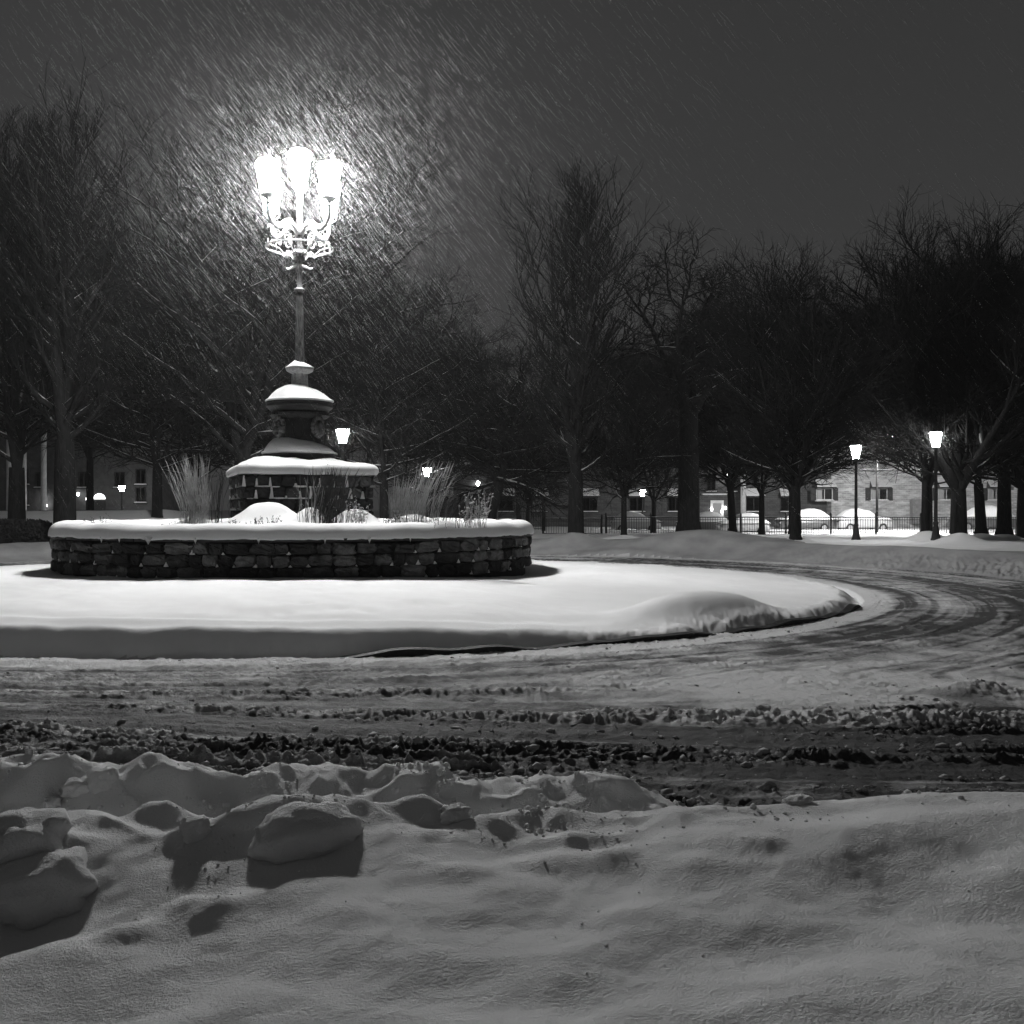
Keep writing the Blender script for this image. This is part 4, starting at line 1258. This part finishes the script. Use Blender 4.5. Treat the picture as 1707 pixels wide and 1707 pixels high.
make_fence(600, 868, 58, 'dim iron fence left of the arched gate, behind the planter', 0.10, 2)
gt = empty('iron_gate', px(885, 885, 58)); tag(gt, 'arched iron gate between two posts in the dark middle of the park fence', 'gate')
g = MB(); 
for s_ in (-1, 1):
    g = MB(); g.box((.72 * s_, 0, .75), (.22, .22, 1.5)); g.build('gate_post', M['iron'], gt)
g = MB(); g.tube([(.62 * math.cos(t), 0, 1.15 + .35 * math.sin(t)) for t in np.linspace(0, math.pi, 13)], .03, 6)
for k in range(9): g.box((-.56 + .14 * k, 0, .6), (.02, .02, 1.1))
g.box((0, 0, 1.1), (1.24, .03, .04)); g.box((0, 0, .12), (1.24, .03, .04))
g.build('gate_leaf', M['iron'], gt)
make_fence(905, 1003, 58, 'short iron fence right of the arched gate, either side of the tall middle trunk', 0.12, 3)

# ------------------------------------------------------------------ cars under snow
def make_car(paint):
    root = empty('parked_car')
    def loft(secs, name, mat, parent, smooth=True):
        mb = MB(); n = len(secs[0]); vs = [p for s_ in secs for p in s_]
        fs = [(i * n + k, i * n + (k + 1) % n, (i + 1) * n + (k + 1) % n, (i + 1) * n + k) for i in range(len(secs) - 1) for k in range(n)]
        fs += [tuple(range(n))[::-1], tuple((len(secs) - 1) * n + k for k in range(n))]
        mb.add(vs, fs); return mb.build(name, mat, parent, smooth)
    def sec(x, w, z0, z1, rd=.12):
        pts = []
        for (sy, sz) in ((-1, -1), (1, -1), (1, 1), (-1, 1)):
            pts += [(x, sy * (w - (rd if sy * sz < 0 else 0)), (z0 if sz < 0 else z1) + (0 if sy * sz < 0 else (rd if sz < 0 else -rd))),
                    (x, sy * (w - (0 if sy * sz < 0 else rd)), (z0 if sz < 0 else z1) + (0 if sy * sz > 0 else (rd if sz < 0 else -rd)))]
        return pts
    bs = [sec(x, w, .28, z) for x, w, z in ((-2.2, .7, .62), (-2.1, .82, .78), (-1.5, .88, .90), (-.9, .88, .93), (.9, .88, .95), (1.7, .88, .95), (2.1, .84, .88), (2.2, .72, .70))]
    body = loft(bs, 'body', paint, root)
    loft([sec(x, w, .9, z, .08) for x, w, z in ((-1.05, .74, .96), (-.45, .66, 1.38), (.7, .66, 1.42), (1.25, .70, 1.32), (1.75, .76, .98))], 'window', M['glass'], root)
    for x in (-1.35, 1.35):
        for y in (-.80, .80):
            t = MB(); t.tube([(x, y - .1, .32), (x, y + .1, .32)], .32, 18); wh = t.build('wheel', M['rubber'], root, True)
            t = MB(); t.tube([(x, y - .11, .32), (x, y + .11, .32)], .19, 12); t.build('rim', M['galv'], wh)
    for y in (-.6, .6):
        t = MB(); t.box((-2.17, y, .68), (.08, .3, .12)); t.build('headlight', M['galv'], root)
    # blanket of snow
    xs = np.linspace(-2.25, 2.22, 40); ys = np.linspace(-.93, .93, 22)
    X_, Y_ = np.meshgrid(xs, ys, indexing='ij')
    topz = np.interp(xs, [-2.25, -1.9, -1.0, -.4, .6, 1.2, 1.8, 2.22], [.84, 1.02, 1.13, 1.55, 1.68, 1.58, 1.25, .9])
    e = np.clip(1 - (np.abs(Y_) / .93) ** 4, 0, 1) ** .5
    ex = np.clip(1 - (np.abs(X_) / 2.26) ** 10, 0, 1) ** .5
    Z_ = .90 + (topz[:, None] - .84) * e * ex + 0.03 * fbm(X_ * 2, Y_ * 2, 4, 2) * e
    ii, jj = np.meshgrid(np.arange(39), np.arange(21), indexing='ij')
    q = np.stack([ii * 22 + jj, (ii + 1) * 22 + jj, (ii + 1) * 22 + jj + 1, ii * 22 + jj + 1], -1).reshape(-1, 4)
    np_mesh('snow_blanket', np.stack([X_, Y_, Z_], -1).reshape(-1, 3), quads=q, mat=M['snow'], parent=root, smooth=True)
    return root
dark_car = make_car(M['carpaint']); pale_car = make_car(M['carpale'])
CARS = [(1340, 74, 0.05, 0, 'car under a dome of snow beside the vase-shaped trunk', .97),
        (1437, 74, 3.2, 1, 'car under a dome of snow right behind the clear park lamp', .97),
        (1238, 66, 0.1, 1, 'low car half buried behind the fence near the lit entrance', .8),
        (1635, 74, .0, 0, 'large snow-topped car behind the leaning trunk at the right edge', 1.1),
        (1172, 70, .1, 0, 'dim snow-dusted car behind the massive gnarled trunk', .85),
        (1060, 72, 3.1, 1, 'dim car left of the gnarled trunk, behind the small distant lamp', .85)]
for i, (u, d, rz, dk, lb, s_) in enumerate(CARS):
    src = (dark_car, pale_car)[dk]
    o = src if i < 2 else copy_tree(src)
    p = px(u, 885, d); o.location = (p.x, d, 0.02); o.rotation_euler = (0, 0, rz); o.scale = (s_ * .92, s_, s_)
    tag(o, lb, 'car', 'cars buried in snow behind the fence')

# ------------------------------------------------------------------ buildings
def window_unit(root, x, z, w, h, lit=None, shutters=True, awn=True, y=-0.02, curtain=False, trim='trim'):
    fr = MB(); t = .06
    fr.box((x, y - .03, z + h / 2 - t / 2), (w, .1, t)); fr.box((x, y - .03, z - h / 2 + t / 2), (w, .1, t))
    for s_ in (-1, 1): fr.box((x + s_ * (w / 2 - t / 2), y - .03, z), (t, .1, h - 2 * t))
    fr.box((x, y - .03, z), (.05, .08, h - 2 * t))
    f = fr.build('window', M[trim], root)
    pn = MB(); pn.box((x, y + .03, z), (w - 2 * t + .01, .02, h - 2 * t + .01)); pn.build('pane', lit or M['glass'], f)
    if curtain:
        c = MB(); 
        c.box((x - w * .27, y + .012, z), (w * .3, .008, h - 2 * t)); c.build('curtain', M['curtain'], f)
    sl = MB(); sl.box((x, y - .1, z - h / 2 - .05), (w + .2, .22, .1)); 
    s2 = sl.build('sill', M[trim], f)
    ss = MB(); ss.box((x, y - .1, z - h / 2 + .035), (w + .1, .2, .06), taper=.9); ss.build('sill_snow', M['snow'], f)
    if shutters:
        for s_ in (-1, 1):
            sh = MB(); sh.box((x + s_ * (w / 2 + .24), y - .03, z), (.42, .06, h + .1))
            for k in range(8): sh.box((x + s_ * (w / 2 + .24), y - .066, z - h / 2 + .12 + k * h / 8), (.34, .02, .05))
            sh.build('shutter', M['shutter'], root)
    if awn:
        a = MB(); ww = w / 2 + .12; z1 = z + h / 2 + .62; z0_ = z + h / 2 + .1
        a.add([(x - ww, y - .75, z0_), (x + ww, y - .75, z0_), (x + ww * .92, y, z1), (x - ww * .92, y, z1), (x - ww, y - .75, z0_ - .1), (x + ww, y - .75, z0_ - .1), (x + ww, y, z0_ - .1), (x - ww, y, z0_ - .1)],
              [(0, 1, 2, 3), (4, 5, 1, 0), (5, 6, 2, 1), (7, 4, 0, 3), (4, 7, 6, 5), (6, 7, 3, 2)])
        aw = a.build('awning', M['shutter'], root)
        b = MB(); b.add([(x - ww - .02, y - .79, z0_ + .02), (x + ww + .02, y - .79, z0_ + .02), (x + ww * .92, y - .004, z1 + .03), (x - ww * .92, y - .004, z1 + .03),
                         (x - ww, y - .76, z0_ + .10), (x + ww, y - .76, z0_ + .10), (x + ww * .9, y - .004, z1 + .14), (x - ww * .9, y - .004, z1 + .14)],
                        [(4, 5, 6, 7), (0, 1, 5, 4), (1, 2, 6, 5), (3, 0, 4, 7), (2, 3, 7, 6), (0, 3, 2, 1)])
        b.build('awning_snow', M['snow'], aw)
BD = 84.0
def bx_(u): return (u - 853.5) / F_PX * BD
def bz_(v): return CAM_H - (v - 850) / F_PX * BD
# pale brick apartment block, lit by the street lamp
xa, xb = bx_(1386), bx_(1800)
brk = empty('brick_building', (xa, BD, 0)); tag(brk, 'long low pale brick building lit bright at the right, snow on its roof and awnings', 'building')
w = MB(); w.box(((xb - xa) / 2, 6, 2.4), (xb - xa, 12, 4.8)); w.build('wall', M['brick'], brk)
w = MB(); L = xb - xa
w.add([(-.4, -.5, 4.8), (L + .4, -.5, 4.8), (L + .4, 6, 6.9), (-.4, 6, 6.9), (-.4, 12.5, 4.8), (L + .4, 12.5, 4.8)], [(0, 1, 2, 3), (3, 2, 5, 4), (0, 3, 4), (1, 5, 2), (0, 4, 5, 1)])
rf = w.build('roof', M['shutter'], brk)
w = MB(); w.add([(-.45, -.6, 4.84), (L + .45, -.6, 4.84), (L + .45, 6, 7.05), (-.45, 6, 7.05), (-.45, -.6, 5.0), (L + .45, -.6, 5.0), (L + .45, 6, 7.2), (-.45, 6, 7.2)], [(0, 1, 5, 4), (4, 5, 6, 7), (1, 2, 6, 5), (3, 0, 4, 7), (2, 3, 7, 6)])
w.build('roof_snow', M['snow'], rf)
for (u, lit) in ((1374, 0), (1465, 0), (1577, 0), (1660, 0)):
    x = bx_(u) - xa
    if x < .5: x = .9 if False else x
    window_unit(brk, x if x > 0 else x, bz_(824), 1.35, .95, None, curtain=True)
w = MB(); w.box((bx_(1530) - xa, -.35, 1.45), (1.35, .7, 2.0)); w.build('utility_box', M['galv'], brk)
# dark brick wing with the lit entrance
xc, xd = bx_(820), bx_(1386) - 0.02
wing = empty('dark_brick_building', (xc, BD + 1.2, 0)); tag(wing, 'dim dark brick building with a small lit entrance and white corner column', 'building')
L = xd - xc
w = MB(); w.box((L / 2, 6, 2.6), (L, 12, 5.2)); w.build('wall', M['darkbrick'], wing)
w = MB(); w.add([(-.4, -.5, 5.2), (L, -.5, 5.2), (L, 6, 7.2), (-.4, 6, 7.2), (-.4, 12.5, 5.2), (L, 12.5, 5.2)], [(0, 1, 2, 3), (3, 2, 5, 4), (0, 3, 4), (1, 5, 2), (0, 4, 5, 1)])
w.build('roof', M['shutter'], wing)
for u, lit in ((843, None), (900, M['window_dim']), (985, None), (1065, None), (1130, None), (1262, None), (1320, None)):
    window_unit(wing, bx_(u) - xc, bz_(841), 1.3, 1.2, lit, shutters=False, trim='shutter')
for u in (1190, 1225):
    window_unit(wing, bx_(u) - xc, bz_(806), .8, 1.3, None, shutters=False, awn=False, trim='shutter')
w = MB(); w.box((bx_(1200) - xc, -.04, 1.25), (1.1, .1, 2.3)); dd_ = w.build('door', M['trim'], wing)
w = MB(); w.box((bx_(1200) - xc, -.10, 1.5), (.7, .02, 1.3)); w.build('door_pane', M['window_lit'], dd_)
w = MB(); w.box((bx_(1200) - xc, -.10, 2.9), (2.6, .9, .12)); w.build('canopy', M['trim'], wing)
w = MB(); w.lathe([(.22, 0), (.22, 4.6), (.3, 4.7), (.3, 4.8)], 16, (bx_(1240) - xc, -1.0, 0)); w.build('column', M['trim'], wing, True)
for u, v in ((1190, 849), (1207, 853), (1213, 847)):
    w = MB(); w.lathe([(.04, -.12), (.10, -.06), (.10, .08), (.03, .14)], 8, (bx_(u) - xc, -.28, bz_(v))); w.build('sconce', M['sconce'], wing)
w = MB(); w.lathe([(.10, -.14), (.22, -.08), (.2, .08), (.06, .14)], 10, (bx_(1211) - xc, -.55, bz_(790))); w.build('flood_lamp', M['flood'], wing)
w = MB(); w.tube([(bx_(1211) - xc, 0, bz_(786)), (bx_(1211) - xc, -.5, bz_(786))], .04, 6); w.build('lamp_bracket', M['iron'], wing)

# house behind the low spreading tree: lit porch and odd windows
hx0, hx1 = (715 - 853.5) / F_PX * 78, (835 - 853.5) / F_PX * 78
hs_ = empty('house', (hx0, 78, 0)); tag(hs_, 'dim house behind the grass clumps with a bright porch lamp and lit upper window', 'house')
Lh = hx1 - hx0 - .3
def hx(u): return (u - 853.5) / F_PX * 78 - hx0
def hz(v): return CAM_H - (v - 850) / F_PX * 78
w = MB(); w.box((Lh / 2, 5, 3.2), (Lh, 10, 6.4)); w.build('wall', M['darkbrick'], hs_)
w = MB(); w.add([(-.4, -.5, 6.4), (Lh + .4, -.5, 6.4), (Lh + .4, 5, 8.8), (-.4, 5, 8.8), (-.4, 10.5, 6.4), (Lh + .4, 10.5, 6.4)], [(0, 1, 2, 3), (3, 2, 5, 4), (0, 3, 4), (1, 5, 2), (0, 4, 5, 1)]); w.build('roof', M['shutter'], hs_)
window_unit(hs_, hx(776), hz(766), .8, .6, M['window_lit'], False, False)
window_unit(hs_, hx(748), hz(819), .7, .6, M['window_lit'], False, False)
window_unit(hs_, hx(803), hz(835), .5, 1.6, M['window_dim'], False, False)
w = MB(); w.box((hx(780), -1.2, 1.4), (.18, .18, 2.8)); w.build('porch_post', M['trim'], hs_)
w = MB(); w.box((hx(790), -.7, 2.9), (1.8, 1.4, .12)); w.build('porch_roof', M['trim'], hs_)
w = MB(); w.lathe([(.06, -.2), (.14, -.1), (.14, .1), (.04, .2)], 8, (hx(797), -.25, hz(806))); w.build('porch_lamp', M['flood'], hs_)

# pale columned house far left
cx0 = (-60 - 853.5) / F_PX * 72; cx1 = (262 - 853.5) / F_PX * 72
ch = empty('columned_house', (cx0, 72, 0)); tag(ch, 'dim pale house with tall columns and a bright arched fanlight at the far left', 'house')
def kx(u): return (u - 853.5) / F_PX * 72 - cx0
def kz(v): return CAM_H - (v - 850) / F_PX * 72
Lc = cx1 - cx0
w = MB(); w.box((Lc / 2, 5, 3.6), (Lc, 10, 7.2)); w.build('wall', M['stucco'], ch)
w = MB(); w.add([(-.4, -1.5, 7.2), (Lc + .4, -1.5, 7.2), (Lc + .4, 5, 9.6), (-.4, 5, 9.6), (-.4, 10.5, 7.2), (Lc + .4, 10.5, 7.2)], [(0, 1, 2, 3), (3, 2, 5, 4), (0, 3, 4), (1, 5, 2), (0, 4, 5, 1)]); w.build('roof', M['shutter'], ch)
for u in (28, 52, 85, 120):
    w = MB(); w.lathe([(.22, .0), (.2, .2), (.18, 6.9), (.26, 7.15)], 14, (kx(u), -1.1, 0)); w.build('column', M['trim'], ch, True)
for u, v in ((40, 830), (40, 795), (68, 800), (105, 800), (140, 800), (200, 800), (235, 825), (235, 795)):
    window_unit(ch, kx(u), kz(v), .75, 1.1, M['window_dim'] if (u + v) % 3 == 0 else None, False, False, trim='shutter')
fl = MB(); pts = [(kx(166) + .42 * math.cos(t), -.05, kz(832) + .40 * math.sin(t)) for t in np.linspace(0, math.pi, 14)]
fl.add(pts + [(p[0], -.02, p[2]) for p in pts], [tuple(range(14)), tuple(range(27, 13, -1))] + [(i, i + 14, i + 15, i + 1) for i in range(13)] + [(13, 27, 14, 0)])
fl.build('fanlight', emit('bright_fanlight', 3.0), ch)
w = MB(); w.box((kx(166), -.05, kz(846)), (.9, .1, .95)); w.build('door', M['shutter'], ch)
for u, v in ((148, 832), (76, 832), (80, 843), (133, 824)):
    w = MB(); w.lathe([(.04, -.12), (.09, -.05), (.09, .08), (.02, .13)], 8, (kx(u), -.3, kz(v))); w.build('sconce', M['sconce'], ch)
# retaining wall and hedge at the left
x0 = (-120 - 853.5) / F_PX * 50; x1 = (292 - 853.5) / F_PX * 50
w = MB(); w.box(((x0 + x1) / 2, 50, 1.05), (x1 - x0, .5, .92)); w.box(((x0 + x1) / 2, 50, 1.54), (x1 - x0 + .1, .6, .07))
tag(w.build('garden_wall', M['wallgrey']), 'plain low grey garden wall beyond the hedge at the far left', 'wall')
hd = MB(); rh = random.Random(9)
hxa, hxb = (-60 - 853.5) / F_PX * 35, (93 - 853.5) / F_PX * 35
for i in range(9000):
    t = rh.random(); x = hxa + (hxb - hxa) * t
    an = rh.uniform(0, math.pi); rr_ = .55 + rh.uniform(-.10, .06)
    topz = 1.18 - .25 * max(0, (t - .8) / .2) ** 2
    c = Vector((x, 35 + rr_ * math.cos(an), .25 + (topz - .25) * math.sin(an) ** .5 * rr_ / .55 if rh.random() < .8 else rh.uniform(.2, 1.0)))
    s_ = rh.uniform(.03, .07); e = Vector((rh.uniform(-1, 1), rh.uniform(-1, 1), rh.uniform(-1, 1))).normalized(); f_ = e.orthogonal().normalized()
    hd.add([c - e * s_, c + f_ * s_ * .6, c + e * s_, c - f_ * s_ * .6], [(0, 1, 2, 3)])
hd.box(((hxa + hxb) / 2, 35, .6), (hxb - hxa - .3, .8, .95), taper=.9)
tag(hd.build('hedge', M['hedge']), 'dark clipped hedge left of the planter', 'hedge')

# street lamp beyond the fence
SL = px(1462, 880, 64)
sl = empty('street_lamp', (SL.x, 64, 0)); tag(sl, 'tall grey street lamp pole just behind the iron fence, lit head among the branches', 'street lamp')
p = MB(); zt = CAM_H + (850 - 724) / F_PX * 64
p.lathe([(.10, 0), (.085, 1), (.06, zt)], 12); p.build('pole', M['iron'], sl, True)
p = MB(); p.tube([(0, 0, zt - .1), (.25, -.1, zt + .05), (.6, -.3, zt)], .04, 8); p.build('lamp_arm', M['iron'], sl, True)
p = MB(); p.box((.72, -.36, zt + .01), (.6, .3, .10), rz=-.4); hdn = p.build('lamp_head', M['galv'], sl)
p = MB(); p.box((.72, -.36, zt - .18), (.24, .14, .27), rz=-.4, taper=1.2); p.build('lamp_lens', M['street'], hdn)

# ------------------------------------------------------------------ wind-driven snowfall: loose rows of small flakes, extra ones round the lamps for glow
nf = np.random.RandomState(77)
NS = 37000
pick = nf.rand(NS)
sx_ = nf.uniform(-15, 17, NS); sy_ = nf.uniform(7, 34, NS); sz_ = nf.uniform(0.8, 15.0, NS)
for lo_, hi_, sd, zc in ((0.0, 0.36, 3.2, 8.0), (0.36, 0.58, 1.7, 8.4), (0.66, 0.70, 0.90, 8.6)):      # extra flakes massed round the monument's lanterns, standing in for their glow
    g_ = (pick >= lo_) & (pick < hi_)
    sx_ = np.where(g_, nf.normal(-3.9 if sd > 2 else -4.4, sd, NS), sx_); sy_ = np.where(g_, nf.normal(20.8, sd * .85, NS), sy_); sz_ = np.where(g_, nf.normal(zc, sd * .9, NS), sz_)
for lo_, (gu, gv, gd) in ((0.70, (1560, 722, 36.3)), (0.72, (1427, 744, 40)), (0.74, (712, 785, 50)), (0.75, (571, 718, 36))):  # small clusters of flakes added round the park lanterns as their halo
    g_ = (pick >= lo_) & (pick < lo_ + .010); gp = px(gu, gv, gd)
    sx_ = np.where(g_, nf.normal(gp.x, .40, NS), sx_); sy_ = np.where(g_, nf.normal(gp.y, .4, NS), sy_); sz_ = np.where(g_, nf.normal(gp.z + .1, .35, NS), sz_)
ok_ = (sz_ > 1.7) & (sy_ > 6) & (np.hypot(sx_ + 4.4, np.hypot(sy_ - 21.3, (sz_ - 8.3) * .8)) > 0.3)
sx_, sy_, sz_ = sx_[ok_], sy_[ok_], sz_[ok_]; NS = len(sx_)
nw = 16
near_ = np.repeat((pick[ok_] >= 0.66) & (pick[ok_] < 0.70), nw).astype(float)
dirv = np.array([0.60, -0.10, -0.80])
slant = np.stack([nf.normal(0, .07, NS), nf.normal(0, .05, NS), nf.normal(0, .04, NS)], -1) + dirv
step = np.cumsum(nf.uniform(.008, .036, (NS, nw)), axis=1)
Pf = np.stack([sx_, sy_, sz_], -1)[:, None] + slant[:, None] * step[:, :, None] + nf.normal(0, .003, (NS, nw, 3))
use_ = (np.arange(nw)[None] < nf.randint(3, nw + 1, NS)[:, None]).ravel()
big_ = np.repeat(nf.uniform(.55, 1.45, NS), nw)[use_]
Pf = Pf.reshape(-1, 3)[use_]
fs_ = (0.0034 - 0.0011 * (near_[use_])) * big_ * nf.uniform(.7, 1.3, len(Pf))
tet = np.array([(1, 1, 1), (1, -1, -1), (-1, 1, -1), (-1, -1, 1)]) / 3 ** .5
Vf = Pf[:, None] + tet[None] * fs_[:, None, None] * nf.uniform(.7, 1.4, (len(Pf), 4, 1))
tt = np.array([(0, 1, 2), (0, 3, 1), (0, 2, 3), (1, 3, 2)])
Tf = tt[None] + (np.arange(len(Pf)) * 4)[:, None, None]
tag(np_mesh('snowfall', Vf.reshape(-1, 3), tris=Tf.reshape(-1, 3), mat=M['flake']), 'fine snow driven slanting down to the right by the wind, thickened round the lamps for their glow', 'snowfall', kind='stuff')

# ------------------------------------------------------------------ haze
hz_ = MB(); hz_.box((0, 205, 8.6), (900, 440, 21.6))
hm = bpy.data.materials.new('haze'); hm.use_nodes = True
nt = hm.node_tree; nt.nodes.clear()
pv = node(nt, 'ShaderNodeVolumePrincipled'); pv.inputs['Color'].default_value = (.9, .9, .9, 1); pv.inputs['Density'].default_value = HAZE_D
oo = node(nt, 'ShaderNodeOutputMaterial'); nt.links.new(pv.outputs[0], oo.inputs['Volume'])
tag(hz_.build('haze', hm), 'thin snow haze filling the night air', 'haze', kind='stuff')
